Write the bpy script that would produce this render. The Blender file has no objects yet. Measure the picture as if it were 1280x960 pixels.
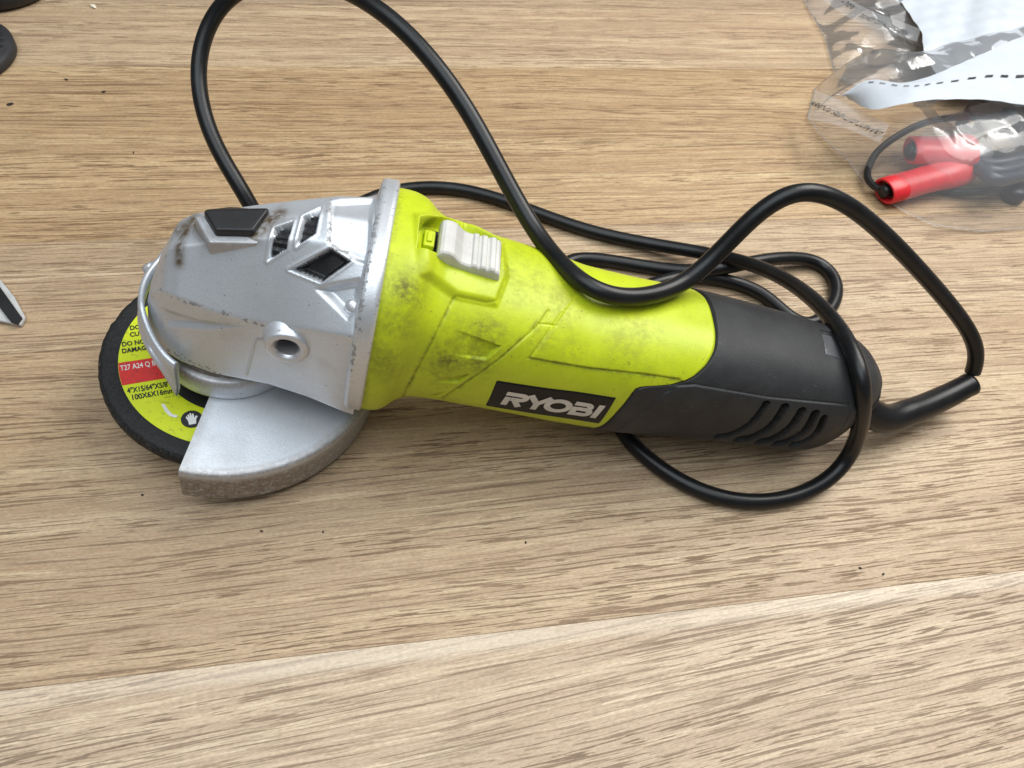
import bpy, bmesh, math, random
import numpy as np
from mathutils import Matrix, Vector

random.seed(4); rng = np.random.default_rng(7)
S = bpy.context.scene
COL = S.collection

# ------------------------------------------------------------------ camera
F = 961.0                                   # focal length in photo pixels (1280 wide)
def camera_axes(pitch):
    xw = np.array([5760, 370, -961.0]); xw /= np.linalg.norm(xw)
    s = math.sin(pitch); a = -xw[1]/xw[0]; b = -s*xw[2]/xw[0]
    A = a*a+1; B = 2*a*b; Cc = b*b+s*s-1
    uy = (-B+math.sqrt(B*B-4*A*Cc))/(2*A)
    u = np.array([a*uy+b, uy, s])
    return np.stack([xw, np.cross(u, xw), u], 1)     # cam = M @ world
M = camera_axes(math.radians(54))
C = np.array([0, 0, .280])
cam = bpy.data.cameras.new('camera'); camo = bpy.data.objects.new('camera', cam); COL.objects.link(camo)
mw = Matrix(M.T.tolist()).to_4x4(); mw.translation = Vector(C); camo.matrix_world = mw
cam.sensor_width = 36; cam.lens = 36*F/1280; cam.clip_start = .005; cam.clip_end = 50
cam.dof.use_dof = True; cam.dof.focus_distance = .31; cam.dof.aperture_fstop = 26.0
S.camera = camo

# ------------------------------------------------------------------ light
w = bpy.data.worlds.new('World'); S.world = w; w.use_nodes = True
bg = w.node_tree.nodes['Background']
bg.inputs[0].default_value = (.95, .975, 1.0, 1); bg.inputs[1].default_value = .13
def area(name, loc, target, size, power, col, sy=None):
    l = bpy.data.lights.new(name, 'AREA'); l.energy = power; l.color = col; l.size = size
    l.shape = 'RECTANGLE'; l.size_y = sy or size
    o = bpy.data.objects.new(name, l); COL.objects.link(o); o.location = loc
    o.rotation_euler = (Vector(target)-Vector(loc)).to_track_quat('-Z', 'Y').to_euler()
    return o
area('ceiling_light', (-.20, .0, 1.4), (.03, .18, 0), 1.3, 18.5, (.86, .94, 1.0), 1.3)
area('window_light', (.72, .50, .95), (.16, .16, 0), .70, 15.0, (1.0, .98, .94), .70)
S.view_settings.view_transform = 'Standard'; S.view_settings.look = 'None'
S.view_settings.exposure = 0.02; S.view_settings.gamma = 1.0
S.render.engine = 'CYCLES'
try: S.cycles.transparent_max_bounces = 24
except Exception: pass

# ------------------------------------------------------------------ pixel helpers
def ray(px):
    return M.T @ np.array([(px[0]-640)/F, -(px[1]-480)/F, -1.0])
def at(px, z=0.0):
    d = ray(px); t = (z-C[2])/d[2]; return C+t*d
def at_depth(px, t): return C+t*ray(px)
yaw, tilt = math.radians(-10.2), math.radians(8.8)
O = np.array([-.0526, .2030, .0690])
ex = np.array([math.cos(yaw)*math.cos(tilt), math.sin(yaw)*math.cos(tilt), -math.sin(tilt)])
ey = np.array([-math.sin(yaw), math.cos(yaw), 0.0]); ez = np.cross(ex, ey)
R = np.stack([ex, ey, ez], 1)
BASE = np.array([0, 0, -60.5])               # the grinder's base in its own millimetres
def lray(px): return R.T@(C-O)*1000, R.T@ray(px)
def onplane(px, ax, v):
    c, d = lray(px); t = (v-c[ax])/d[ax]; return c+t*d
def loc2world(p): return R@(np.asarray(p)/1000)+O
z1 = lambda x, y: (100+x/3.2, 200+y/3.2)
z2 = lambda x, y: (100+x/3.2, 380+y/3.2)
z3 = lambda x, y: (420+x/3.2, 200+y/3.2)
z4 = lambda x, y: (460+x/3.2, 380+y/3.2)
z5 = lambda x, y: (740+x/2.56, 300+y/2.56)

# ------------------------------------------------------------------ materials
class NT:
    def __init__(s, name):
        s.m = bpy.data.materials.new(name); s.m.use_nodes = True
        s.t = s.m.node_tree; s.n = s.t.nodes; s.l = s.t.links
        s.b = s.n['Principled BSDF']
    def new(s, typ, **k):
        n = s.n.new(typ)
        for a, v in k.items(): setattr(n, a, v)
        return n
    def link(s, a, b): s.l.new(a, b)
    def setp(s, n, key, v):
        if hasattr(v, 'links') or isinstance(v, bpy.types.NodeSocket): s.link(v, n.inputs[key])
        else: n.inputs[key].default_value = v
    def noise(s, vec, scale, detail=3, rough=.55, dist=0, out='Fac'):
        n = s.new('ShaderNodeTexNoise'); s.setp(n, 'Scale', scale); s.setp(n, 'Detail', detail)
        s.setp(n, 'Roughness', rough); s.setp(n, 'Distortion', dist)
        if vec is not None: s.link(vec, n.inputs['Vector'])
        return n.outputs[out]
    def ramp(s, fac, lo, hi, a=(0,0,0,1), b=(1,1,1,1), interp='LINEAR'):
        n = s.new('ShaderNodeValToRGB'); e = n.color_ramp.elements; n.color_ramp.interpolation = interp
        e[0].position = lo; e[0].color = a; e[1].position = hi; e[1].color = b
        s.link(fac, n.inputs[0]); return n.outputs[0]
    def math(s, op, a, b=0.0, c=None, clamp=False):
        n = s.new('ShaderNodeMath', operation=op); n.use_clamp = clamp
        for i, v in enumerate((a, b) if c is None else (a, b, c)): s.setp(n, i, v)
        return n.outputs[0]
    def mix(s, fac, a, b, mode='MIX'):
        n = s.new('ShaderNodeMix', data_type='RGBA', blend_type=mode)
        s.setp(n, 0, fac); s.setp(n, 6, a if not isinstance(a, tuple) else a); s.setp(n, 7, b)
        return n.outputs[2]
    def pos(s, scale=(1,1,1), rot=(0,0,0), loc=(0,0,0), kind='Object'):
        t = s.new('ShaderNodeTexCoord'); mp = s.new('ShaderNodeMapping')
        mp.inputs['Scale'].default_value = scale; mp.inputs['Rotation'].default_value = rot; mp.inputs['Location'].default_value = loc
        s.link(t.outputs[kind], mp.inputs[0]); return mp.outputs[0]
    def attr(s, name):
        n = s.new('ShaderNodeAttribute'); n.attribute_name = name; return n.outputs['Fac']
    def bump(s, h, strength=.2, dist=.001):
        n = s.new('ShaderNodeBump'); n.inputs['Strength'].default_value = strength; n.inputs['Distance'].default_value = dist
        s.link(h, n.inputs['Height']); s.link(n.outputs[0], s.b.inputs['Normal']); return n
    def base(s, v, rough=None, metal=None, spec=None):
        s.setp(s.b, 'Base Color', v)
        if rough is not None: s.setp(s.b, 'Roughness', rough)
        if metal is not None: s.setp(s.b, 'Metallic', metal)
        if spec is not None: s.setp(s.b, 'Specular IOR Level', spec)
        return s.m

def c4(r, g, b): return (r, g, b, 1.0)

def mat_wood():
    n = NT('oak_board')
    oi = n.new('ShaderNodeObjectInfo')
    geo = n.new('ShaderNodeNewGeometry')
    # each board has its own stretch of grain and its own grain angle
    sc = n.new('ShaderNodeVectorMath', operation='SCALE'); sc.inputs[0].default_value = (7.3, 3.1, 1.7); n.link(oi.outputs['Random'], sc.inputs['Scale'])
    add = n.new('ShaderNodeVectorMath', operation='ADD'); n.link(geo.outputs['Position'], add.inputs[0]); n.link(sc.outputs[0], add.inputs[1])
    vr = n.new('ShaderNodeVectorRotate', rotation_type='Z_AXIS'); n.link(geo.outputs['Position'], vr.inputs['Vector'])
    n.link(n.attr('grain'), vr.inputs['Angle'])
    add2 = n.new('ShaderNodeVectorMath', operation='ADD'); n.link(vr.outputs[0], add2.inputs[0]); n.link(sc.outputs[0], add2.inputs[1])
    base = add2.outputs[0]
    # slow waviness of the grain
    def st0(v, x, y, lo=(0,0,0)):
        mp = n.new('ShaderNodeMapping'); mp.inputs['Scale'].default_value = (x, y, 1); mp.inputs['Location'].default_value = lo
        n.link(v, mp.inputs[0]); return mp.outputs[0]
    wn = n.noise(st0(base, 5, 16), 1, 2, .5, 0, 'Color')
    wsub = n.new('ShaderNodeVectorMath', operation='MULTIPLY_ADD'); n.link(wn, wsub.inputs[0])
    wsub.inputs[1].default_value = (0, .009, 0); n.link(base, wsub.inputs[2])
    V = wsub.outputs[0]
    st = lambda x, y, lo=(0, 0, 0): st0(V, x, y, lo)
    tone = n.noise(st(2.0, 30), 1, 3, .55)
    rings = n.noise(st(3.2, 170), 1, 4, .62, .2)
    fibre = n.noise(st(20, 1150), 1, 4, .75)
    grit = n.noise(st(520, 1500), 1, 2, .6)
    pores = n.noise(st(52, 1150, (3, 5, 0)), 1, 2, .55, .1)
    long_ = n.noise(st(11, 760, (9, 2, 0)), 1, 3, .6, .1)
    col = n.mix(n.ramp(tone, .32, .7), c4(.43, .30, .170), c4(.60, .46, .285))
    col = n.mix(n.math('MULTIPLY', n.ramp(rings, .48, .68), .8), col, c4(.66, .51, .33))
    dk = n.math('MULTIPLY', n.ramp(rings, .50, .30), .60)
    col = n.mix(dk, col, c4(.30, .19, .105))
    col = n.mix(n.math('MULTIPLY', n.ramp(fibre, .51, .62), .55), col, c4(.72, .58, .39))
    col = n.mix(n.math('MULTIPLY', n.ramp(fibre, .47, .36), .50), col, c4(.33, .20, .105))
    zone = n.ramp(n.noise(st(4, 70, (1, 7, 0)), 1, 2, .5), .36, .58)     # pores crowd into bands
    pf = n.math('MULTIPLY', n.ramp(n.math('ADD', pores, n.attr('pore')), .565, .60), n.math('MULTIPLY_ADD', zone, .75, .25))
    pf2 = n.math('MULTIPLY', n.ramp(n.math('ADD', long_, n.attr('pore')), .585, .62), .85)
    pm = n.math('MAXIMUM', pf, pf2)
    col = n.mix(n.math('MULTIPLY', pm, .85), col, c4(.155, .088, .044))
    col = n.mix(n.math('MULTIPLY', n.attr('sap'), n.ramp(tone, .35, .65, c4(.25, .25, .25), c4(.7, .7, .7))), col, c4(.68, .58, .44))
    col = n.mix(.55, col, n.mix(1.0, col, n.ramp(grit, .3, .7, c4(.72, .72, .72), c4(1.25, 1.25, 1.25)), 'MULTIPLY'))
    tint = n.math('MULTIPLY_ADD', n.attr('tone'), 1.0, 0.0)
    hs = n.new('ShaderNodeHueSaturation'); n.link(col, hs.inputs['Color']); n.link(n.attr('tone'), hs.inputs['Value']); n.link(n.attr('sat'), hs.inputs['Saturation'])
    n.base(hs.outputs[0], spec=.35)
    rr = n.math('MULTIPLY_ADD', pm, .2, .44); n.link(rr, n.b.inputs['Roughness'])
    h = n.math('SUBTRACT', n.math('MULTIPLY', fibre, .25), pm)
    n.bump(h, .35, .0003)
    return n.m

def mat_silver():
    n = NT('silver_paint')
    p = n.pos()
    wear = n.attr('wear'); grease = n.attr('grease')
    fl = n.noise(p, 2600, 2, .6)
    col = n.mix(n.ramp(fl, .3, .7), c4(.56, .585, .62), c4(.68, .705, .74))
    big = n.noise(p, 55, 4, .6)
    col = n.mix(n.math('MULTIPLY', n.ramp(big, .52, .74), .30), col, c4(.33, .32, .31))
    scr = n.noise(n.pos((900, 60, 500), (0.3, .5, .7)), 1, 2, .5)
    col = n.mix(n.math('MULTIPLY', n.ramp(scr, .70, .78), .25), col, c4(.3, .3, .31))
    chips = n.noise(p, 560, 5, .68)
    ch = n.ramp(n.math('MULTIPLY_ADD', wear, .20, n.math('MULTIPLY', chips, .80)), .60, .635)
    chm = n.math('MULTIPLY', ch, n.ramp(wear, .02, .12))
    col = n.mix(n.math('MULTIPLY', chm, .8), col, c4(.16, .155, .15))
    dots = n.ramp(n.noise(p, 700, 2, .5), .73, .77)
    col = n.mix(n.math('MULTIPLY', dots, .7), col, c4(.12, .115, .11))
    gr = n.math('MULTIPLY', grease, n.ramp(n.noise(p, 260, 4, .65), .18, .50), clamp=True)
    col = n.mix(gr, col, c4(.085, .055, .025))
    ru = n.math('MULTIPLY', n.attr('rust'), n.ramp(n.noise(p, 420, 4, .7), .22, .50), clamp=True)
    col = n.mix(n.math('MULTIPLY', ru, .85), col, n.mix(n.ramp(n.noise(p, 800, 3, .6), .4, .62), c4(.10, .055, .026), c4(.25, .185, .125)))
    n.base(col)
    mt = n.math('MULTIPLY_ADD', n.math('MAXIMUM', n.math('MAXIMUM', gr, chm), ru), -.5, .60); n.link(mt, n.b.inputs['Metallic'])
    rg = n.math('MULTIPLY_ADD', big, .18, .34); n.link(rg, n.b.inputs['Roughness'])
    n.bump(n.math('SUBTRACT', n.noise(p, 1500, 3, .6), n.math('MULTIPLY', chm, 1.2)), .16, .0004)
    return n.m

def mat_yellow():
    n = NT('lime_plastic')
    p = n.pos()
    g = n.attr('grime')
    a = n.noise(p, 70, 5, .62); b = n.noise(p, 520, 4, .7)
    col = n.mix(n.ramp(a, .3, .7), c4(.44, .53, .010), c4(.53, .615, .016))
    haze = n.math('MULTIPLY', n.ramp(n.noise(p, 110, 5, .7), .46, .70), n.ramp(b, .34, .62))
    col = n.mix(n.math('MULTIPLY', haze, .20), col, c4(.24, .23, .03))
    dg = n.math('MULTIPLY', g, n.ramp(n.math('MULTIPLY_ADD', b, .5, n.math('MULTIPLY', n.noise(p, 150, 4, .65), .5)), .40, .60), clamp=True)
    col = n.mix(n.math('MULTIPLY', dg, .9), col, c4(.080, .062, .020))
    sp = n.ramp(n.noise(p, 820, 2, .5), .70, .74)
    col = n.mix(n.math('MULTIPLY', sp, .6), col, c4(.06, .055, .02))
    sc = n.ramp(n.noise(n.pos((300, 1100, 1300), (.2, .4, .9)), 1, 2, .5), .72, .78)
    col = n.mix(n.math('MULTIPLY', sc, .35), col, c4(.66, .70, .30))
    n.base(col, spec=.4)
    n.link(n.math('MULTIPLY_ADD', dg, .3, .40), n.b.inputs['Roughness'])
    n.bump(n.noise(p, 2400, 2, .5), .22, .0003)
    return n.m

def mat_rubber(name, col, rough, sc=2600, bs=.3, spec=.4, scuff=.35):
    n = NT(name)
    p = n.pos()
    b = n.noise(p, 60, 5, .65)
    cc = n.mix(n.ramp(b, .35, .72), c4(*col), c4(*[min(1, c*1.45+.006) for c in col]))
    s = n.ramp(n.noise(n.pos((220, 900, 700), (.5, .2, 1.1)), 1, 3, .6), .66, .80)
    cc = n.mix(n.math('MULTIPLY', s, scuff), cc, c4(*[min(1, c*3+.05) for c in col]))
    n.base(cc, rough, spec=spec)
    n.bump(n.noise(p, sc, 2, .5), bs, .0003)
    return n.m

def mat_plain(name, col, rough=.5, metal=0.0, spec=.5, bs=0, sc=900, var=.12):
    n = NT(name); p = n.pos()
    v = n.noise(p, 140, 4, .6)
    cc = n.mix(n.ramp(v, .3, .7), c4(*[c*(1-var) for c in col]), c4(*[min(1, c*(1+var)) for c in col]))
    n.base(cc, rough, metal, spec)
    if bs: n.bump(n.noise(p, sc, 3, .6), bs, .0004)
    return n.m

def mat_disc():
    n = NT('abrasive'); p = n.pos()
    e = n.attr('edge')
    g = n.noise(p, 1100, 3, .7)
    col = n.mix(n.ramp(g, .35, .7), c4(.006, .006, .0065), c4(.022, .0215, .0215))
    gl = n.ramp(n.noise(p, 620, 3, .7), .58, .70)
    col = n.mix(n.math('MULTIPLY', n.math('MULTIPLY', gl, e), .85), col, c4(.13, .105, .085))
    n.base(col, .62, spec=.35)
    n.bump(n.math('MULTIPLY', g, n.math('MULTIPLY_ADD', e, 1.0, .25)), .9, .0009)
    return n.m

def mat_print(name, col, rough=.42):
    n = NT(name); p = n.pos()
    d = n.math('MULTIPLY', n.ramp(n.noise(p, 420, 4, .7), .56, .68), .55)
    n.base(n.mix(d, c4(*col), c4(*[c*.25+.02 for c in col])), rough)
    n.bump(n.noise(p, 900, 3, .6), .12, .0003)
    return n.m

def mat_film():
    n = NT('clear_film')
    for x in list(n.n):
        if x.type == 'BSDF_PRINCIPLED': n.n.remove(x)
    out = n.n['Material Output']
    tr = n.new('ShaderNodeBsdfTransparent'); tr.inputs[0].default_value = (.97, .97, .97, 1)
    gl = n.new('ShaderNodeBsdfGlossy'); gl.inputs['Roughness'].default_value = .12
    df = n.new('ShaderNodeBsdfDiffuse'); df.inputs[0].default_value = (.85, .87, .9, 1)
    lw = n.new('ShaderNodeLayerWeight'); lw.inputs[0].default_value = .18
    bp = n.new('ShaderNodeBump'); bp.inputs['Strength'].default_value = .2; bp.inputs['Distance'].default_value = .002
    n.link(n.noise(n.pos(), 70, 3, .5, .8), bp.inputs['Height'])
    for k in (gl, lw): n.link(bp.outputs[0], k.inputs['Normal'])
    m1 = n.new('ShaderNodeMixShader'); m2 = n.new('ShaderNodeMixShader')
    m1.inputs[0].default_value = .13; n.link(tr.outputs[0], m1.inputs[1]); n.link(df.outputs[0], m1.inputs[2])
    fr = n.math('MULTIPLY_ADD', lw.outputs['Fresnel'], .62, .02, clamp=True)
    n.link(fr, m2.inputs[0]); n.link(m1.outputs[0], m2.inputs[1]); n.link(gl.outputs[0], m2.inputs[2])
    n.link(m2.outputs[0], out.inputs['Surface'])
    return n.m

MAT = dict(
    wood=mat_wood(), silver=mat_silver(), yellow=mat_yellow(),
    grey=mat_rubber('charcoal_rubber', (.020, .0205, .0215), .52, 2600, .3, .3, .6),
    cable=mat_rubber('black_cable', (.0045, .0047, .0052), .34, 1800, .10, .33, .22),
    black=mat_rubber('black_plastic', (.009, .009, .010), .42, 1500, .15, .45, .2),
    hole=mat_plain('dark_inside', (.006, .006, .006), .8),
    switch=mat_rubber('pale_grey_plastic', (.44, .43, .40), .45, 2200, .2, .4, .1),
    steel=mat_plain('bare_steel', (.72, .72, .73), .38, .75, .5, .15),
    disc=mat_disc(),
    lab_yellow=mat_print('label_yellow', (.62, .70, .010)), lab_red=mat_print('label_red', (.62, .025, .02)),
    ink=mat_plain('ink', (.010, .010, .010), .5), lab_white=mat_plain('label_white', (.75, .74, .72), .45),
    sticker=mat_plain('sticker_black', (.007, .007, .0075), .45, 0, .25), logo=mat_plain('logo_silver', (.60, .59, .56), .42, .15),
    film=mat_film(), paper=mat_plain('white_film', (.50, .535, .58), .5, 0, .3, .10, 120, .03),
    red=mat_plain('red_boot', (.62, .020, .028), .36, 0, .5, .12, 500, .15),
    lens=mat_plain('smoky_lens', (.10, .10, .105), .18), tan=mat_plain('tan_card', (.36, .27, .17), .8, 0, .3, .3, 700),
    navy=mat_plain('navy_cable', (.016, .02, .035), .4), whiteplastic=mat_plain('white_plastic', (.46, .46, .45), .4),
    crumb=mat_plain('dark_crumb', (.02, .014, .01), .8), palecrumb=mat_plain('pale_crumb', (.75, .68, .55), .7),
)

# ------------------------------------------------------------------ object helpers
def link(o, parent=None):
    COL.objects.link(o)
    if parent is not None: o.parent = parent
    return o
def mesh_obj(name, V, Fc, mat, parent=None, smooth=True, attrs=None):
    me = bpy.data.meshes.new(name)
    V = np.asarray(V, float)
    me.from_pydata(V.tolist(), [], [tuple(int(i) for i in f) for f in Fc]); me.update()
    if smooth: me.polygons.foreach_set('use_smooth', [True]*len(me.polygons))
    for k, a in (attrs or {}).items():
        at_ = me.attributes.new(k, 'FLOAT', 'POINT'); at_.data.foreach_set('value', np.asarray(a, np.float32))
    if mat is not None: me.materials.append(MAT[mat] if isinstance(mat, str) else mat)
    return link(bpy.data.objects.new(name, me), parent)
def L(V): return (np.asarray(V, float)-BASE)/1000.0         # grinder millimetres -> metres from its base
def part(name, V, Fc, mat, parent, smooth=True, attrs=None): return mesh_obj(name, L(V), Fc, mat, parent, smooth, attrs)
def empty(name, loc, label=None, cat=None, group=None):
    o = link(bpy.data.objects.new(name, None)); o.location = loc; o.empty_display_size = .02
    if label: tag(o, label, cat, group)
    return o
def tag(o, label=None, cat=None, group=None, kind=None):
    if label: o['label'] = label
    if cat: o['category'] = cat
    if group: o['group'] = group
    if kind: o['kind'] = kind
    return o
def grid_faces(nu, nv, closed=True):
    i = np.arange(nu-1)[:, None]; j = np.arange(nv if closed else nv-1)[None, :]; j2 = (j+1) % nv
    a = i*nv+j; b = i*nv+j2; c = (i+1)*nv+j2; d = (i+1)*nv+j
    return np.stack([a, b, c, d], -1).reshape(-1, 4)
def normals(P, closed=True):
    du = np.gradient(P, axis=0)
    if closed: dv = (np.roll(P, -1, 1)-np.roll(P, 1, 1))/2
    else: dv = np.gradient(P, axis=1)
    n = np.cross(du, dv); n /= np.linalg.norm(n, axis=-1, keepdims=True)+1e-12
    return n
def smooth1(a, w, axis, wrap):
    k = np.exp(-.5*(np.arange(-3*w, 3*w+1)/w)**2); k /= k.sum(); h = 3*w
    pad = [(0, 0)]*a.ndim; pad[axis] = (h, h)
    b = np.pad(a, pad, mode='wrap' if wrap else 'edge')
    out = np.zeros_like(a)
    for i, kk in enumerate(k):
        sl = [slice(None)]*a.ndim; sl[axis] = slice(i, i+a.shape[axis]); out += kk*b[tuple(sl)]
    return out
def sdf_poly(P, poly):
    poly = np.asarray(poly, float); n = len(poly); d = np.full(len(P), 1e9); ins = np.zeros(len(P), bool)
    for i in range(n):
        a, b = poly[i], poly[(i+1) % n]; e = b-a; w_ = P-a
        t = np.clip((w_@e)/(e@e+1e-12), 0, 1); d = np.minimum(d, np.linalg.norm(w_-t[:, None]*e, axis=1))
        c = ((a[1] > P[:, 1]) != (b[1] > P[:, 1])) & (P[:, 0] < (b[0]-a[0])*(P[:, 1]-a[1])/(b[1]-a[1]+1e-12)+a[0])
        ins ^= c
    return np.where(ins, -d, d)
def dist_line(P, pts):
    pts = np.asarray(pts, float); d = np.full(len(P), 1e9)
    for a, b in zip(pts[:-1], pts[1:]):
        e = b-a; w_ = P-a; t = np.clip((w_@e)/(e@e+1e-12), 0, 1); d = np.minimum(d, np.linalg.norm(w_-t[:, None]*e, axis=1))
    return d
def sstep(x, a, b):
    t = np.clip((x-a)/(b-a), 0, 1); return t*t*(3-2*t)
def lathe(profile, n=96, a0=0.0, a1=360.0):
    full = abs(a1-a0) >= 360
    ang = np.radians(np.linspace(a0, a1, n, endpoint=not full))
    p = np.asarray(profile, float)
    P = np.stack([p[:, None, 0]*np.cos(ang), p[:, None, 0]*np.sin(ang), np.repeat(p[:, 1:2], n, 1)], -1)
    return P.reshape(-1, 3), grid_faces(len(p), n, full), P
def bevel(o, wd, seg=3, ang=35):
    m = o.modifiers.new('bevel', 'BEVEL'); m.width = wd/1000; m.segments = seg; m.limit_method = 'ANGLE'; m.angle_limit = math.radians(ang)
    m.harden_normals = True
    return o
def prism(poly, zb, zt):
    """closed prism; zb/zt number or list"""
    n = len(poly); zb = [zb]*n if np.isscalar(zb) else zb; zt = [zt]*n if np.isscalar(zt) else zt
    V = [(x, y, z) for (x, y), z in zip(poly, zb)]+[(x, y, z) for (x, y), z in zip(poly, zt)]
    Fc = [tuple(range(n))[::-1], tuple(range(n, 2*n))]+[(i, (i+1) % n, n+(i+1) % n, n+i) for i in range(n)]
    return V, Fc
def boxv(x0, x1, y0, y1, z0, z1): return prism([(x0, y0), (x1, y0), (x1, y1), (x0, y1)], z0, z1)
def catmull(P, per=10):
    P = np.asarray(P, float); Q = np.vstack([2*P[0]-P[1], P, 2*P[-1]-P[-2]]); out = []
    for i in range(1, len(Q)-2):
        p0, p1, p2, p3 = Q[i-1:i+3]
        for t in np.linspace(0, 1, per, endpoint=False):
            out.append(.5*((2*p1)+(-p0+p2)*t+(2*p0-5*p1+4*p2-p3)*t*t+(-p0+3*p1-3*p2+p3)*t**3))
    out.append(P[-1]); return np.array(out)
def tube(path, rad, n=20, cap=True):
    P = np.asarray(path, float); m = len(P)
    rad = np.full(m, rad) if np.isscalar(rad) else np.asarray(rad)
    T = np.gradient(P, axis=0); T /= np.linalg.norm(T, axis=1, keepdims=True)
    u = np.cross(T[0], [0, 0, 1.0]);
    if np.linalg.norm(u) < 1e-3: u = np.cross(T[0], [0, 1.0, 0])
    u /= np.linalg.norm(u); V = []
    a = np.linspace(0, 2*np.pi, n, endpoint=False)
    for i in range(m):
        u = u-T[i]*(u@T[i]); u /= np.linalg.norm(u); v = np.cross(T[i], u)
        V.append(P[i]+rad[i]*(np.cos(a)[:, None]*u+np.sin(a)[:, None]*v))
    V = np.concatenate(V); Fc = [tuple(f) for f in grid_faces(m, n, True)]
    if cap: Fc += [tuple(range(n))[::-1], tuple(range((m-1)*n, m*n))]
    return V, Fc
def lift(px, P):
    """where a pixel's ray first meets a surface grid (grinder millimetres)"""
    c, d = lray(px); dn = d/np.linalg.norm(d); Q = P.reshape(-1, 3)-c
    t = Q@dn; dist = np.linalg.norm(Q-t[:, None]*dn, axis=1)
    ok = dist < .8
    if not ok.any(): return P.reshape(-1, 3)[dist.argmin()]
    idx = np.where(ok)[0]; i = idx[t[idx].argmin()]
    near = idx[t[idx] < t[i]+1.5]; j = near[dist[near].argmin()]
    return P.reshape(-1, 3)[j]
# a fixed oblique projection of the grinder's near side, used to lay out relief on its surface
d0 = R.T@ray((560, 400)); d0 /= np.linalg.norm(d0)
ub = np.array([1.0, 0, 0])-d0*d0[0]; ub /= np.linalg.norm(ub); vb = np.cross(ub, d0)
def uv(P): P = np.asarray(P, float); return np.stack([P@ub, P@vb], -1)
def uvpoly(pxs, P): return np.array([uv(lift(p, P)) for p in pxs])

# ------------------------------------------------------------------ the table
top = mesh_obj('table_top', *boxv(-.9, 1.1, -.7, 1.2, -.030, -.0185), mat='wood', smooth=False)
tag(top, kind='structure')
me_cache = {}
ys = [-.700]+[.014-.0713*k for k in range(8, -1, -1)]+[.0855, .157, .228, .2955, .3625, .441]+[.441+.0713*k for k in range(1, 10)]
ys = sorted(set(round(y, 4) for y in ys if -.7 <= y <= 1.15))
toneseq = {}
for i, (ya, yb) in enumerate(zip(ys[:-1], ys[1:])):
    if yb-ya < .02: continue
    g = .00004
    nx = 2
    yl = [ya+g, yb-.008, yb-.0045, yb-g]
    V = [(x, y, z) for z in (0.0, -.018) for x in (-.9, 1.1) for y in yl]
    Fc = [(k, 4+k, 5+k, 1+k) for k in range(3)]+[(8+k, 9+k, 13+k, 12+k) for k in range(3)]+[(0, 8, 12, 4), (7, 15, 11, 3), (0, 1, 9, 8), (1, 2, 10, 9), (2, 3, 11, 10), (4, 12, 13, 5), (5, 13, 14, 6), (6, 14, 15, 7)]
    o = mesh_obj('plank', V, Fc, 'wood', top, False)
    sap = [0, 0, .8, .8]*4 if .014 < (ya+yb)/2 < .085 else [0]*16
    a = o.data.attributes.new('sap', 'FLOAT', 'POINT'); a.data.foreach_set('value', sap)
    r_ = random.Random(i*13+5)
    mid = (ya+yb)/2
    gr, tn, sa = r_.uniform(-.02, .02), r_.uniform(.94, 1.06), r_.uniform(.92, 1.05)
    if .014 < mid < .085: gr, tn, sa = -.075, 1.14, .84
    elif .085 < mid < .157: gr, tn, sa = -.012, 1.0, .96
    elif .157 < mid < .228: gr, tn, sa = .01, .97, 1.0
    elif .295 < mid < .362: gr, tn, sa = .0, 1.0, 1.08
    elif .362 < mid < .441: gr, tn, sa = .015, .97, 1.08
    elif mid > .441 and mid < .52: gr, tn, sa = .0, 1.05, .95
    for k, v in (('grain', gr), ('tone', tn), ('sat', sa*.97), ('pore', .012 if .014 < mid < .085 else r_.uniform(-.01, .015))):
        a = o.data.attributes.new(k, 'FLOAT', 'POINT'); a.data.foreach_set('value', [v]*len(o.data.vertices))
    m = o.modifiers.new('bevel', 'BEVEL'); m.width = .00012; m.segments = 1

# ------------------------------------------------------------------ the grinder
gw = loc2world(BASE)
G = empty('angle_grinder', gw, 'lime green and silver corded angle grinder lying on the oak table', 'angle grinder')
mr = Matrix(R.tolist()).to_4x4(); G.rotation_euler = mr.to_euler()

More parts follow.
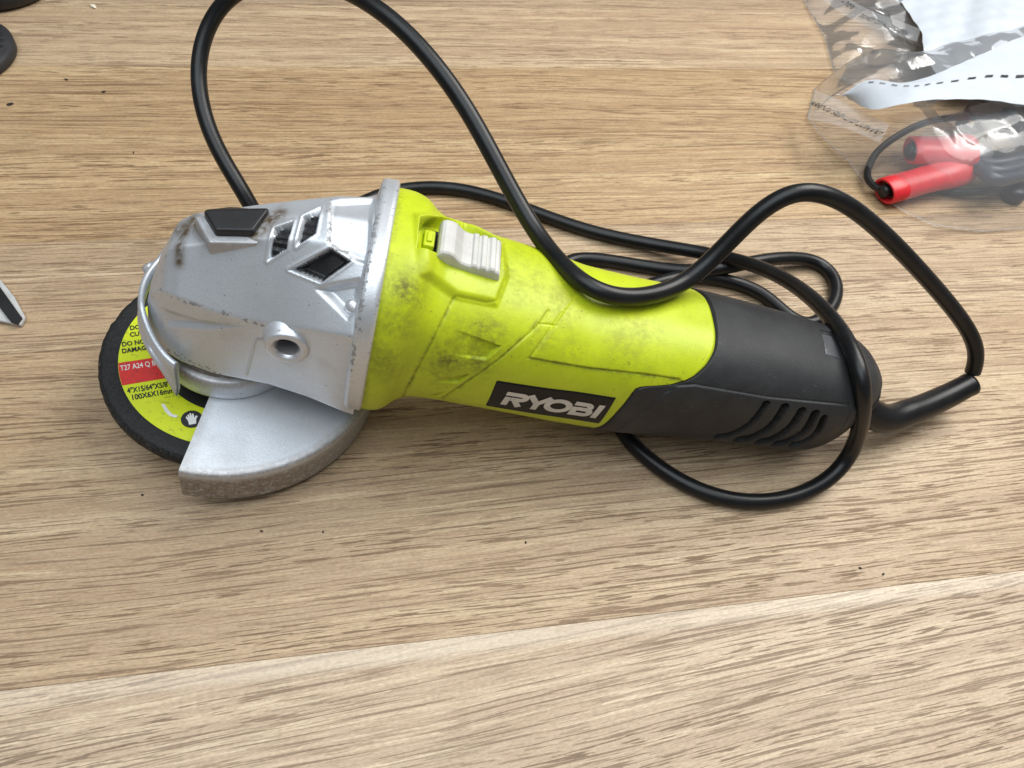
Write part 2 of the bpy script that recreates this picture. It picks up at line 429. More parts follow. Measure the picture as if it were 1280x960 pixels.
# --- gear housing
def build_head():
    st = [ # X, top z, shoulder, ridge, low side, bottom
     (-28.0, -17, (3, -17.5), (5, -18.5), (7, -25), -30),
     (-26.5, -9, (4.5, -9.5), (9, -12), (11.5, -25), -31),
     (-24.0, 0, (5.5, -.6), (11.5, -5), (15.5, -25), -31),
     (-21.0, 8, (6.3, 7.2), (14, 0), (18.5, -25), -31),
     (-17.5, 16, (7, 15), (16.5, 4.5), (21, -25), -31),
     (-12, 20.5, (8, 19.5), (19, 6), (23.5, -25.5), -31),
     (0, 26, (8, 25), (22.5, 6), (26, -26), -31),
     (11, 31, (8.5, 30), (24.5, 7.3), (27, -25), -31),
     (20, 35, (9, 33.5), (26.5, 9.5), (28, -24), -31),
     (35, 41, (11, 38), (31, 16), (30.5, -24.5), -33),
     (48, 42, (13, 39), (35, 21.5), (33, -26.5), -37),
     (52, 42, (13, 39), (35.5, 22), (33.5, -27), -38)]
    X = np.arange(-28, 52.01, .36); xs = [s[0] for s in st]
    I = lambda f: np.interp(X, xs, [f(s) for s in st])
    zt = I(lambda s: s[1]); p = {}
    for k, i in (('1', 2), ('2', 3), ('3', 4)):
        p['y'+k] = I(lambda s: s[i][0]); p['z'+k] = I(lambda s: s[i][1])
    zb = I(lambda s: s[5])
    o = np.zeros_like(X)
    half = [(o, zt), (-p['y1'], p['z1']), (-p['y2'], p['z2']), (-p['y3'], p['z3']), (-p['y3']*.72, zb), (o, zb)]
    full = half+[(-y, z) for y, z in half[-2:0:-1]]
    full = [np.stack(q, -1) for q in full]
    cnt = [24, 66, 80, 26, 16, 16, 16, 40, 50, 20]
    rows = []
    for k in range(10):
        a, b = full[k], full[(k+1) % 10]
        for t in np.linspace(0, 1, cnt[k], endpoint=False): rows.append(a*(1-t)+b*t)
    Q = np.stack(rows, 1)
    Q = smooth1(Q, 2, 1, True); Q = smooth1(Q, 2, 0, False)
    P = np.concatenate([np.repeat(X[:, None, None], Q.shape[1], 1), Q], -1)
    return X, P
hx, HP = build_head()
HP0 = HP.copy()
HN = normals(HP); HN *= np.sign((HN[..., 1:2]*HP[..., 1:2]).sum()+1e-9)
shp = HP.shape[:2]; flat = HP.reshape(-1, 3); nf = HN.reshape(-1, 3)
UVh = uv(flat); facing = (nf@-d0) > .05
disp = np.zeros(len(flat)); vent = np.zeros(len(flat), int); wear = np.zeros(len(flat)); grease = np.zeros(len(flat))
def region(pxs): return np.where(facing, sdf_poly(UVh, uvpoly(pxs, HP0)), 99)
# shelf beside the flange, triangular pocket, scallop under the ridge, side panel edge
s = region([z1(1005, 160), z1(1000, 335), z1(1100, 400), z1(1160, 420), z1(1175, 150)]); disp -= 1.6*sstep(-s, -.6, .9)
s = region([z1(940, 518), z1(1010, 490), z1(1125, 470), z1(1110, 600), z1(1072, 645)]); disp -= 3.2*sstep(-s, -.2, 2.6)
s = region([z1(318, 590), z1(480, 640), z1(700, 668), z1(520, 680), z1(345, 668)]); disp -= 1.5*sstep(-s, -.3, 2.2)
s = np.where(facing, dist_line(UVh, uvpoly([z1(765, 715), z1(700, 715), z1(688, 760), z1(665, 855)], HP0)), 99); disp -= .55*(1-sstep(s, .1, .6))
s = region([z1(745, 395), z1(760, 460), z1(800, 455), z1(980, 330), z1(960, 300)]); disp -= .0*s
VENTS = [[z1(748, 408), z1(827, 357), z1(853, 243), z1(775, 272)], [z1(863, 347), z1(945, 292), z1(968, 186), z1(890, 226)],
         [z1(832, 438), z1(965, 491), z1(1084, 404), z1(1000, 352)]]
for k, v in enumerate(VENTS):
    s = region(v)
    disp += .5*(sstep(-s, -1.3, -.4)-sstep(-s, -.4, .0)*0)*(s > -.1)*.5
    disp -= 2.4*sstep(-s, -.1, .5)
    if k == 2:
        disp -= 1.6*sstep(-s, 1.0, 1.5)
    else:
        ctr = uvpoly(v, HP0).mean(0); disp += 1.0*(s < -.5)*(np.abs(np.sin((UVh[:, 1]-ctr[1])*1.15)) > .8)
    vent[s < -.25] = k+1
# wear along the ridge, the front edge and the flange end; grease round the lock button
for l, wd, am in (([z1(310, 515), z1(400, 556), z1(520, 590), z1(655, 640), z1(745, 662)], 1.4, 1.0), ([z1(385, 270), z1(335, 420), z1(310, 515), z1(262, 600)], 1.0, .8),
              ([z1(1000, 150), z1(1000, 335), z1(1085, 392)], 1.4, 1.0), ([z1(1080, 705), z1(1130, 500)], 1.2, .8), ([z1(300, 740), z1(420, 800), z1(560, 860)], 2.5, .9)):
    wear = np.maximum(wear, am*np.exp(-(np.where(facing, dist_line(UVh, uvpoly(l, HP0)), 99)/wd)**2))
for l, wd, am in (([z1(455, 235), z1(525, 322), z1(700, 300), z1(770, 230), z1(800, 215)], 3.2, 1.0), ([z1(455, 235), z1(400, 330), z1(395, 410)], 2.2, 1.0), ([z1(440, 250), z1(395, 275)], 3.5, .9)):
    grease = np.maximum(grease, am*np.exp(-(np.where(facing, dist_line(UVh, uvpoly(l, HP0)), 99)/wd)**2))
bp_ = onplane((358, 437), 1, -31.5); bp_ = np.array([bp_[0], -29.2, bp_[2]])
hd = np.hypot(flat[:, 0]-bp_[0], flat[:, 2]-bp_[2]+(flat[:, 1]-bp_[1])*.06); disp -= 14*(1-sstep(hd, 4.9, 5.6))*(flat[:, 1] < -15)
flat2 = flat+nf*disp[:, None]; HPd = flat2.reshape(HP.shape)
fc = grid_faces(*shp, True)
fv = np.where((vent[fc] > 0).all(1), vent[fc].max(1), 0)
cap = [tuple(range(shp[1]))]
zero = np.zeros(len(flat))
head = part('gear_housing', flat2, [tuple(f) for f in fc[fv == 0]]+cap, 'silver', G, True, dict(wear=wear, grease=grease, rust=zero))
for k in (1, 2, 3):
    sel = fc[fv == k]; ids = np.unique(sel); mp = {int(v): i for i, v in enumerate(ids)}
    o = part('vent', flat2[ids], [[mp[int(v)] for v in f] for f in sel], 'black', head)
# --- spindle lock button and its collar
bz = lambda x, y: 31.5+.22*x-(.2*abs(y) if y < 2 else .4+.95*(y-2))
hexb = [(-6.5, -.5), (-.9, -8), (10.8, -7.6), (14, 2), (10.8, 9), (-.9, 9)]
def scale_poly(p, k): c = np.mean(p, 0); return [tuple(c+(np.array(q)-c)*(1+k/np.linalg.norm(np.array(q)-c))) for q in p]
def hexpart(name, poly, dz, zb, mat, bev, parent):
    mid = 2.0
    c = [(q[0], q[1]) for q in poly]
    zt = [bz(x, y)+dz for x, y in c]
    # roof-shaped top: split along the line from first to fourth corner
    V = [(x, y, zb) for x, y in c]+[(x, y, z) for (x, y), z in zip(c, zt)]
    Fc = [tuple(range(6))[::-1], (6, 7, 8, 9), (6, 9, 10, 11)]+[(i, (i+1) % 6, 6+(i+1) % 6, 6+i) for i in range(6)]
    n0 = len(V)
    o = part(name, V, Fc, mat, parent, True, dict(wear=np.full(n0, .3), grease=np.full(n0, .35), rust=np.zeros(n0)) if mat == 'silver' else None)
    return bevel(o, bev, 3, 25)
hexpart('button_collar', scale_poly(hexb, 3.0), -2.6, 8, 'silver', .7, head)
hexpart('lock_button', hexb, .3, 15, 'black', .8, G)
# --- threaded side handle socket
def oriented(V, pos, axis):
    a = np.array(axis, float); a /= np.linalg.norm(a); u = np.cross([0, 0, 1.0], a); u /= np.linalg.norm(u); v = np.cross(a, u)
    V = np.asarray(V); return np.array(pos)+V[:, :1]*u+V[:, 1:2]*v+V[:, 2:3]*a
prof = [(9.6, -6), (8.6, -1.2), (7.9, -.2), (7.6, .9), (7.3, 2.0), (6.9, 2.4), (5.4, 2.45), (5.0, 2.3), (4.6, 1.6)]
V, Fc, _ = lathe(prof, 72)
bp_ = onplane((358, 437), 1, -31.5); bp_ = np.array([bp_[0], -29.2, bp_[2]])
n0 = len(V)
boss = part('handle_socket', oriented(V, bp_, (0, -1, .06)), Fc, 'silver', head, True, dict(wear=np.full(n0, .25), grease=np.zeros(n0), rust=np.zeros(n0)))
tp = [(4.75, 1.8)]
for k in range(9): tp += [(3.75, 1.0-k*1.3), (4.75, .35-k*1.3)]
tp += [(3.9, -11.2), (0.05, -11.3)]
V, Fc, _ = lathe(tp, 48)
part('thread', oriented(V, bp_, (0, -1, .06)), Fc, 'steel', boss)
# --- screw in the pocket
V, Fc, _ = lathe([(.05, 1.0), (1.6, 1.0), (2.3, .6), (2.5, -3)], 24)
sp_ = lift(z1(1090, 585), HPd); part('screw', oriented(V, sp_+np.array([0, -.4, .6]), (-.35, -.6, .7)), Fc, 'steel', head)

# --- flange between housing and handle
def superell(a, b, zc, n, t):
    c, s_ = np.cos(t), np.sin(t)
    return np.stack([a*np.sign(c)*np.abs(c)**(2/n), zc+b*np.sign(s_)*np.abs(s_)**(2/n)], -1)
t = np.linspace(0, 2*np.pi, 240, endpoint=False)
fl = [(46.8, 30, 33), (48.0, 36.6, 39.6), (48.5, 37.7, 40.7), (49.4, 38.1, 41.2), (53.5, 38.3, 41.4), (54.2, 37.9, 41.0), (54.5, 37.0, 40.0), (54.6, 30, 33)]
rows = []
for x, a, b in fl:
    q = superell(a, b, 2.0, 2.7, t); q[:, 1] = np.where(q[:, 1] < -8, -8+(q[:, 1]+8)*.9, q[:, 1])
    rows.append(np.concatenate([np.full((len(t), 1), x), q], 1))
FP = np.array(rows); sub = []
for a, b in zip(FP[:-1], FP[1:]):
    for k in np.linspace(0, 1, 4, endpoint=False): sub.append(a*(1-k)+b*k)
sub.append(FP[-1]); FP = np.array(sub)
ew = np.zeros(FP.shape[:2]); xr = FP[..., 0]
ew = np.exp(-((xr-49)/1.0)**2)*.75+np.exp(-((xr-54)/.8)**2)*.3+.34
ang = np.arctan2(FP[..., 2], -FP[..., 1]); ew = np.clip(ew*(.55+.6*sstep(ang, -.3, .6)), 0, 1)
n0 = ew.size
part('flange', FP.reshape(-1, 3), grid_faces(*FP.shape[:2]), 'silver', G, True, dict(wear=ew.ravel(), grease=np.zeros(n0), rust=np.zeros(n0)))

# --- motor body and rear handle share one skin
BX = [52, 57, 60, 62.5, 66, 69.5, 74, 81, 98, 117, 130, 145, 180, 208, 234, 240, 245, 249.5, 253.5, 256.5, 258.5]
BA = [37.0, 37.0, 36.6, 35.4, 32.8, 31.3, 30.8, 30.3, 30.0, 29.6, 29.0, 28.7, 27.2, 25.7, 24.3, 22.9, 20.3, 16.6, 12.0, 8.0, 3.5]
BB = [39.5, 39.5, 39.2, 38.6, 36.6, 33.6, 31.6, 30.8, 30.0, 29.4, 28.7, 28.5, 27.2, 25.8, 24.4, 23.2, 21.0, 17.8, 13.6, 9.5, 4.0]
BZ = [1.6, 1.6, 1.9, 2.4, 3.6, 3.2, 2.4, 1.6, .4, -1.2, -2.8, -3.1, -1.3, -1.0, -1.9, -1.2, .2, 1.8, 3.3, 4.6, 5.6]
def pch(x, xs, ys_):
    xs = np.array(xs, float); ys_ = np.array(ys_, float); h = np.diff(xs); dl = np.diff(ys_)/h; m = np.zeros_like(xs)
    m[0], m[-1] = dl[0], dl[-1]
    for i in range(1, len(xs)-1):
        if dl[i-1]*dl[i] > 0:
            w1 = 2*h[i]+h[i-1]; w2 = h[i]+2*h[i-1]; m[i] = (w1+w2)/(w1/dl[i-1]+w2/dl[i])
    i = np.clip(np.searchsorted(xs, x)-1, 0, len(h)-1); u = (x-xs[i])/h[i]
    return (2*u**3-3*u**2+1)*ys_[i]+(u**3-2*u**2+u)*h[i]*m[i]+(-2*u**3+3*u**2)*ys_[i+1]+(u**3-u**2)*h[i]*m[i+1]
NEXP = 2.6
def skin(X, T):
    a, b, zc = pch(X, BX, BA), pch(X, BX, BB), pch(X, BX, BZ)
    c, s_ = np.cos(T), np.sin(T)
    y = a*np.sign(c)*np.abs(c)**(2/NEXP); z = zc+b*np.sign(s_)*np.abs(s_)**(2/NEXP)
    return np.stack([X, y, z], -1)
def skin_y(X, Z):
    a, b, zc = pch(X, BX, BA), pch(X, BX, BB), pch(X, BX, BZ)
    r_ = np.clip(np.abs((Z-zc)/b), 0, .999); return -a*(1-r_**NEXP)**(1/NEXP)
# seam between lime shell and charcoal grip as a function of height on the near side
SZ = [-40, -30, -22, -12, 0, 9, 11.4, 12.6, 13.6, 14.6, 16, 18, 21, 24, 26, 30]
SX = [142, 143.5, 145.6, 147.2, 148.6, 149.8, 150.6, 152.5, 158, 163, 166.5, 170, 173.5, 176.3, 177.5, 178]
def seam(T):
    z = -2+27.5*np.sign(np.sin(T))*np.abs(np.sin(T))**(2/NEXP)
    return np.interp(z, SZ, SX)
def tgrid(n_near, n_far):
    # more samples on the near and top side (65 to 250 degrees)
    z = np.linspace(0, 1, n_near, endpoint=False); a = np.radians(55+z*205)
    f = np.linspace(0, 1, n_far, endpoint=False); b = np.radians(260+f*155)
    return np.concatenate([a, b])
def arc_t(nn, nfar):
    # resample so the spacing is even along the outline
    T = np.linspace(0, 2*np.pi, 4000); q = skin(np.full_like(T, 130.), T); dl = np.r_[0, np.cumsum(np.linalg.norm(np.diff(q, axis=0), axis=1))]
    def rs(t0, t1, n):
        l0, l1 = np.interp([t0, t1], T, dl); l = l0+(l1-l0)*np.linspace(0, 1, n, endpoint=False); return np.interp(l, dl, T)
    return np.concatenate([rs(math.radians(60), math.radians(262), nn), rs(math.radians(262), 2*np.pi, nfar//2), rs(0, math.radians(60), nfar//2)])
TT = arc_t(340, 90)
YX = np.array([(1-u)*54.4+u*seam(TT) for u in np.linspace(0, 1, 330)])
YP = skin(YX, np.repeat(TT[None], 330, 0)); YP0 = YP.copy()
def feature_field(P):
    N = normals(P); N *= np.sign((N[..., 1:]*P[..., 1:]).sum()); f = P.reshape(-1, 3); n = N.reshape(-1, 3)
    return f, n, uv(f), (n@-d0) > -.05
f, n, U, fcg = feature_field(YP)
poly = lambda pxs: np.where(fcg, sdf_poly(U, uvpoly(pxs, YP0)), 99)
line = lambda pxs: np.where(fcg, dist_line(U, uvpoly(pxs, YP0)), 99)
dY = np.zeros(len(f))
# raised switch plateau with its slot
s = poly([z3(318, 225), z3(440, 232), z3(560, 262), z3(660, 320), z3(682, 465), z3(640, 578), z3(478, 548), z3(345, 455)])
dY += 2.0*sstep(-s, -1.6, 1.8)
s = poly([z3(332, 243), z3(428, 236), z3(520, 262), z3(660, 340), z3(645, 440), z3(405, 386), z3(326, 354)]); slot = s
dY -= 6.0*sstep(-s, -.1, .5)
# stepped panels, panel lines and chips
for l, wd, dp in (([z3(474, 550), z3(380, 740), z3(270, 952)], .5, .5), ([z3(850, 600), z3(815, 655), z3(650, 800), z3(430, 955)], .5, .5),
                  ([z3(480, 548), z3(600, 573), z3(640, 570), z3(670, 490)], .5, .3),
                  ([z3(905, 610), z3(850, 690), z3(775, 790), z3(1000, 830), z4(1110, 280), z4(1240, 300)], .55, .55),
                  ([z3(810, 655), z3(880, 662)], .45, .4)):
    dY -= dp*(1-sstep(line(l), .1, wd))
q = uvpoly([z3(905, 612), z3(850, 692), z3(778, 792), z3(1000, 832), z4(1110, 282), z4(1235, 300)], YP0)
q = np.vstack([q, q[-1]+(60, -6), q[-1]+(60, 70), q[0]+(12, 60), q[0]+(9, 14)])
s = np.where(fcg, sdf_poly(U, q), 99); fade = 1-sstep(U[:, 1]-q[0][1], 2, 12); dY += .6*sstep(-s, -.35, .35)*fade
for pl in ([z3(480, 680), z3(660, 745), z3(600, 802), z3(500, 785), z3(440, 770)], [z3(400, 868), z3(470, 870), z3(535, 858), z3(490, 892), z3(385, 890)], [z3(335, 942), z3(380, 942), z3(430, 930), z3(395, 952)]):
    s = poly(pl); qq = uvpoly(pl, YP0); dY -= 1.5*sstep(-s, -.12, .35)*sstep(U[:, 0], qq[:, 0].min(), qq[:, 0].max()*.9+qq[:, 0].min()*.1)
# collar crease down to the seam, lip at the rear seam
u01 = np.repeat(np.linspace(0, 1, 330)[:, None], len(TT), 1).ravel(); dY -= .8*sstep(u01, .992, 1.0)
gr = np.zeros(len(f))
for px, wd, am in ((z3(270, 520), 7, .9), (z3(600, 700), 7, .8), (z3(450, 790), 6, .9), (z3(560, 800), 6, .8), (z3(820, 720), 6, .55), (z3(400, 830), 6, .6), (z3(180, 800), 8, .55), (z3(250, 650), 7, .6), (z3(900, 560), 10, .45), (z4(1050, 150), 14, .35), (z4(820, 180), 5, .5), (z3(760, 480), 14, .35), (z3(680, 440), 5, .5), (z3(520, 700), 9, .5)):
    c = uv(lift(px, YP0)); gr = np.maximum(gr, am*np.exp(-(np.linalg.norm(U-c, axis=1)/wd)**2)*fcg)
for l in ([z3(474, 552), z3(270, 952)], [z3(850, 600), z3(650, 800), z3(430, 955)], [z3(775, 790), z3(1000, 830), z4(1240, 300)]):
    gr = np.maximum(gr, .8*np.exp(-(line(l)/.8)**2))
gr = np.maximum(gr, .5*np.exp(-((f[:, 0]-55)/1.2)**2))
yb_ = part('motor_body', f+n*dY[:, None], grid_faces(330, len(TT)), 'yellow', G, True, dict(grime=gr))
YS = (f+n*dY[:, None]).reshape(YP.shape)
# --- charcoal rear handle
GX = np.array([(1-u)*(seam(TT)+.05)+u*258.5 for u in np.r_[np.linspace(0, .97, 330), np.linspace(.972, 1, 20)]])
GP = skin(GX, np.repeat(TT[None], 350, 0)); GP0 = GP.copy()
f, n, U, fcg = feature_field(GP)
poly = lambda pxs: np.where(fcg, sdf_poly(U, uvpoly(pxs, GP0)), 99)
line = lambda pxs: np.where(fcg, dist_line(U, uvpoly(pxs, GP0)), 99)
dG = np.zeros(len(f))
du = (f[:, 0]-np.repeat((seam(TT))[None], 350, 0).ravel())
dG += .35-1.0*(1-sstep(du, 0, 1.0))
s = poly([z5(120, 452), z5(270, 466), z5(330, 462), z5(560, 500), z5(825, 528), z5(845, 545), z5(760, 640), z5(650, 680), z5(380, 650), z5(60, 640)]); dG += .55*sstep(-s, -.4, .4)
dG -= .3*(1-sstep(line([z5(275, 462), z5(330, 461), z5(560, 500), z5(825, 527)]), .1, .5))
gv = np.zeros(len(f), int)
vt = [[(548, 520), (500, 585), (440, 622), (395, 637)], [(606, 532), (560, 596), (500, 634), (465, 645)], [(660, 544), (618, 604), (565, 640), (530, 652)], [(703, 553), (668, 612), (620, 645), (585, 658)], [(732, 566), (706, 618), (668, 648), (635, 661)]]
vw = [1.25, 1.6, 1.6, 1.6, 1.3]
for k, v in enumerate(vt):
    q = catmull(uvpoly([z5(x+6, y+1-4*i_) for i_, (x, y) in enumerate(v)], GP0), 8); s = np.where(fcg, dist_line(U, q), 99)
    dG -= 4.0*(1-sstep(s, vw[k]-.25, vw[k]+.25)); gv[s < vw[k]-.2] = k+1
wpoly = [z5(728, 285), z5(770, 292), z5(812, 388), z5(745, 368)]
s = poly(wpoly); dG -= 1.0*sstep(-s, -.1, .3); gv[s < -.9] = 6
dG -= .4*(1-sstep(np.abs(s+.9), .05, .35))
s = line([z5(825, 527), z5(760, 640), z5(690, 672)]); dG -= .25*(1-sstep(s, .1, .5))
g2 = f+n*dG[:, None]; fc = grid_faces(350, len(TT)); fv = np.where((gv[fc] > 0).all(1), gv[fc].max(1), 0)
rear = part('rear_handle', g2, [tuple(q) for q in fc[fv == 0]]+[tuple(range(349*len(TT), 350*len(TT)))], 'grey', G)
for k in range(1, 7):
    sel = fc[fv == k]
    if len(sel) == 0: continue
    ids = np.unique(sel); mp = {int(v): i for i, v in enumerate(ids)}
    part('vent_slot' if k < 6 else 'brush_window', g2[ids], [[mp[int(v)] for v in q] for q in sel], 'hole' if k < 6 else 'lens', rear)
GS = g2.reshape(GP.shape)

# --- brand plate with raised lettering on the near side
PX0, PX1, PZ0, PZ1, SL = 97.2, 143.8, -16.6, 3.6, 5.0
def plate(s_, h, off):
    s_ = np.asarray(s_, float); h = np.asarray(h, float)
    X = 99.2+s_*.985; Z = -13.0+h*1.0
    X = X+0*h; y = skin_y(X, Z); e = .05
    ny = (skin_y(X, Z+e)-skin_y(X, Z-e))/(2*e); nn = np.stack([0*X, -np.ones_like(X), ny], -1); nn /= np.linalg.norm(nn, axis=-1, keepdims=True)
    return np.stack([X, y, Z], -1)+nn*off
def plate_poly(name, pts, off, mat, parent, sub=3):
    bm = bmesh.new(); vs = [bm.verts.new((p[0], p[1], 0)) for p in pts]; fa = bm.faces.new(vs)
    bmesh.ops.triangulate(bm, faces=[fa])
    for _ in range(sub):
        long = [e for e in bm.edges if e.calc_length() > 1.2]
        if not long: break
        bmesh.ops.subdivide_edges(bm, edges=long, cuts=1); bmesh.ops.triangulate(bm, faces=bm.faces[:])
    bm.verts.ensure_lookup_table(); V = [(v.co.x, v.co.y) for v in bm.verts]; Fc = [[v.index for v in q.verts] for q in bm.faces]; bm.free()
    V = np.array(V); return plate(V[:, 0], V[:, 1], off), Fc
ss, hh = np.meshgrid(np.linspace(0, 46.2, 70), np.linspace(0, 18.6, 30), indexing='ij')
off = .42*np.ones_like(ss)
edge = np.minimum(np.minimum(ss, 46.2-ss), np.minimum(hh, 18.6-hh)); off = np.where(edge < .01, -.2, .42)
PLt = plate(ss.ravel(), hh.ravel(), 0); Np = plate(ss.ravel(), hh.ravel(), 1)-PLt
bpv = PLt+Np*off.ravel()[:, None]
plate_o = part('brand_plate', bpv, grid_faces(70, 30, False), 'sticker', yb_)
def ribbon(pts, wd, closed=False):
    P = np.array(pts, float); n = len(P); Lf, Rt = [], []
    for i in range(n):
        a = P[i-1] if (i > 0 or closed) else None; b = P[(i+1) % n] if (i < n-1 or closed) else None
        ds = []
        if a is not None: ds.append((P[i]-a)/np.linalg.norm(P[i]-a))
        if b is not None: ds.append((b-P[i])/np.linalg.norm(b-P[i]))
        tt = sum(ds); tt /= np.linalg.norm(tt); nn = np.array([-tt[1], tt[0]])
        k = 1/max(.5, nn@np.array([-ds[0][1], ds[0][0]])); Lf.append(P[i]+nn*wd/2*k); Rt.append(P[i]-nn*wd/2*k)
    V = Lf+Rt; m = n if closed else n-1
    return np.array(V), [(i, (i+1) % n, n+(i+1) % n, n+i) for i in range(m)]
SW = 2.35
def arcp(cx, cy, rx, ry, a0, a1, n=10): return [(cx+rx*math.cos(math.radians(a)), cy+ry*math.sin(math.radians(a))) for a in np.linspace(a0, a1, n)]
def dense(pts, st=.9):
    out = []
    for a, b in zip(pts[:-1], pts[1:]):
        k = max(1, int(np.hypot(b[0]-a[0], b[1]-a[1])/st)); out += [tuple(np.array(a)*(1-t)+np.array(b)*t) for t in np.linspace(0, 1, k, endpoint=False)]
    return out+[pts[-1]]
h0, h1 = 4.6, 13.6; ht, hb = h1-SW/2, h0+SW/2; hm = (h0+h1)/2+.2
letters = {
 'R': [[(5.2, ht)]+arcp(11.2, (ht+hm)/2, 1.9, (ht-hm)/2, 90, -90)+[(7.8, hm)], [(6.5, hm+1.2), (6.5, h0)], [(9.2, hm), (12.2, h0)]],
 'Y': [[(14.2, h1), (18.0, hm-.6)], [(22.2, h1), (18.0, hm-.6)], [(18.0, hm), (18.0, h0)]],
 'B': [[(31.8, ht)]+arcp(36.6, (ht+hm)/2, 1.7, (ht-hm)/2, 90, -90)+[(33.8, hm)], [(36.0, hm)]+arcp(37.2, (hb+hm)/2, 2.0, (hm-hb)/2, 90, -90)+[(31.6, hb)], [(32.8, hm+1.1), (32.8, h0)]],
 'I': [[(42.0, h1), (42.0, h0)]]}
lean = lambda V: np.stack([V[:, 0]+(V[:, 1]-9.1)*.10, V[:, 1]], -1)
for nm in 'RYOBI':
    Vs, Fs, o0 = [], [], 0
    if nm == 'O':
        rr_ = [ribbon(arcp(26.3, 9.1, 4.2, (h1-h0)/2-SW/2, 0, 360, 41)[:-1], SW, True)]
    else: rr_ = [ribbon(dense(p), SW) for p in letters[nm]]
    for k, (V, q) in enumerate(rr_):
        V = lean(V); Vs.append(plate(V[:, 0], V[:, 1], .60+.03*k)); Fs += [tuple(i+o0 for i in z) for z in q]; o0 += len(V)
    part('letter', np.concatenate(Vs), Fs, 'logo', plate_o)

# --- slide switch
prof = [(70.2, 30), (70.2, 38.8), (70.8, 40.2), (72.0, 40.8), (74.0, 40.8), (75.6, 40.2), (77.0, 38.9), (78.6, 37.6), (80.2, 37.1), (81.4, 37.0)]
for k in range(3):
    x = 82.0+k*3.1; prof += [(x, 36.9), (x+.45, 37.55-.1*k), (x+1.9, 37.5-.12*k), (x+2.35, 36.7-.1*k)]
prof += [(91.4, 36.5), (92.3, 35.6), (92.5, 30)]
pr = np.array(prof); ysl = [-8.2, -8.0, -7.3, 7.3, 8.0, 8.2]; zin = [1.6, .6, 0, 0, .6, 1.6]
Vsw = np.array([[(x, y, 30 if z == 30 else max(30.2, z-zi)) for x, z in pr] for y, zi in zip(ysl, zin)])
npf = len(pr); swm = [tuple(q) for q in grid_faces(6, npf, False)]+[tuple(range(npf)), tuple(range(5*npf, 6*npf))[::-1]]
swo = part('slide_switch', Vsw.reshape(-1, 3), swm, 'switch', G, False)
bevel(swo, .35, 2, 20)
V, Fc = boxv(65.2, 69.0, -3.0, 4.5, 31, 37.4); o = part('switch_catch', V, Fc, 'yellow', G, False); bevel(o, .6, 2)
o.data.attributes.new('grime', 'FLOAT', 'POINT')
V, Fc = boxv(66.2, 68.1, -1.4, 3.0, 37.0, 38.2); o = part('switch_rib', V, Fc, 'yellow', o, False); bevel(o, .4, 2)
V, Fc = boxv(60.5, 71.0, -8.5, 9.5, 31.0, 32.5); part('switch_well', V, Fc, 'hole', G, False)

# --- guard, collar and clamp
A0, A1 = -95.0, 84.0
pf = [(26.0, -41.2), (30, -41.3), (44, -41.9), (52, -42.2), (56.5, -42.35), (58.2, -42.6), (58.9, -43.3), (59.1, -44.6), (59.1, -50), (59.1, -55), (59.1, -60.4), (57.6, -60.4), (57.5, -52), (57.3, -46.5), (55.5, -44.3), (52, -43.9), (26, -43.0)]
dp = []
for a, b in zip(pf[:-1], pf[1:]):
    k = max(1, int(math.hypot(b[0]-a[0], b[1]-a[1])/1.2)); dp += [tuple(np.array(a)*(1-t)+np.array(b)*t) for t in np.linspace(0, 1, k, endpoint=False)]
dp.append(pf[-1])
V, Fc, P = lathe(dp, 150, A0, A1); m_ = len(dp)
rust = np.zeros(P.shape[:2]); rz = P[..., 2]; rad_ = np.hypot(P[..., 0], P[..., 1]); an = np.degrees(np.arctan2(P[..., 1], P[..., 0]))
rust = sstep(-rz, 43.5, 48)*(rad_ > 58)*(1-sstep(an, -65, 5)*.92)
rust = np.maximum(rust, .75*np.exp(-((rz+43.3)/1.1)**2)*(rad_ > 56.0)); rust = np.maximum(rust, .35*sstep(-an, 88, 95))
wr = np.exp(-((rz+43.2)/1.0)**2)*(rad_ > 56.0)*.5+.08
edge_caps = [tuple(i*150 for i in range(m_)), tuple(i*150+149 for i in range(m_))[::-1]]
guard = part('guard', V, [tuple(q) for q in Fc]+edge_caps, 'silver', G, True, dict(wear=wr.ravel(), rust=rust.ravel(), grease=np.zeros(rust.size)))
o = guard.modifiers.new('es', 'EDGE_SPLIT'); o.split_angle = math.radians(50)
V, Fc, P = lathe([(18, -30.5), (25.6, -30.5), (26.6, -31.0), (27.0, -32), (27.0, -34.5), (27.0, -38), (27.0, -40.4), (26.4, -41.2), (25, -41.8), (20, -41.9)], 120)
n0 = len(V); ga = np.degrees(np.arctan2(V[:, 1], V[:, 0]))
part('clamp_collar', V, Fc, 'silver', guard, True, dict(wear=np.full(n0, .2), rust=.55*np.exp(-((V[:, 2]+32)/2.0)**2), grease=.7*np.exp(-((ga+125)/26)**2)*(V[:, 2] > -37)))
V, Fc, P = lathe([(10, -29), (24, -29), (24.3, -31.5), (10, -31.5)], 96)
n0 = len(V); part('neck', V, Fc, 'silver', head, True, dict(wear=np.full(n0, .3), rust=np.full(n0, .2), grease=np.full(n0, .8)))
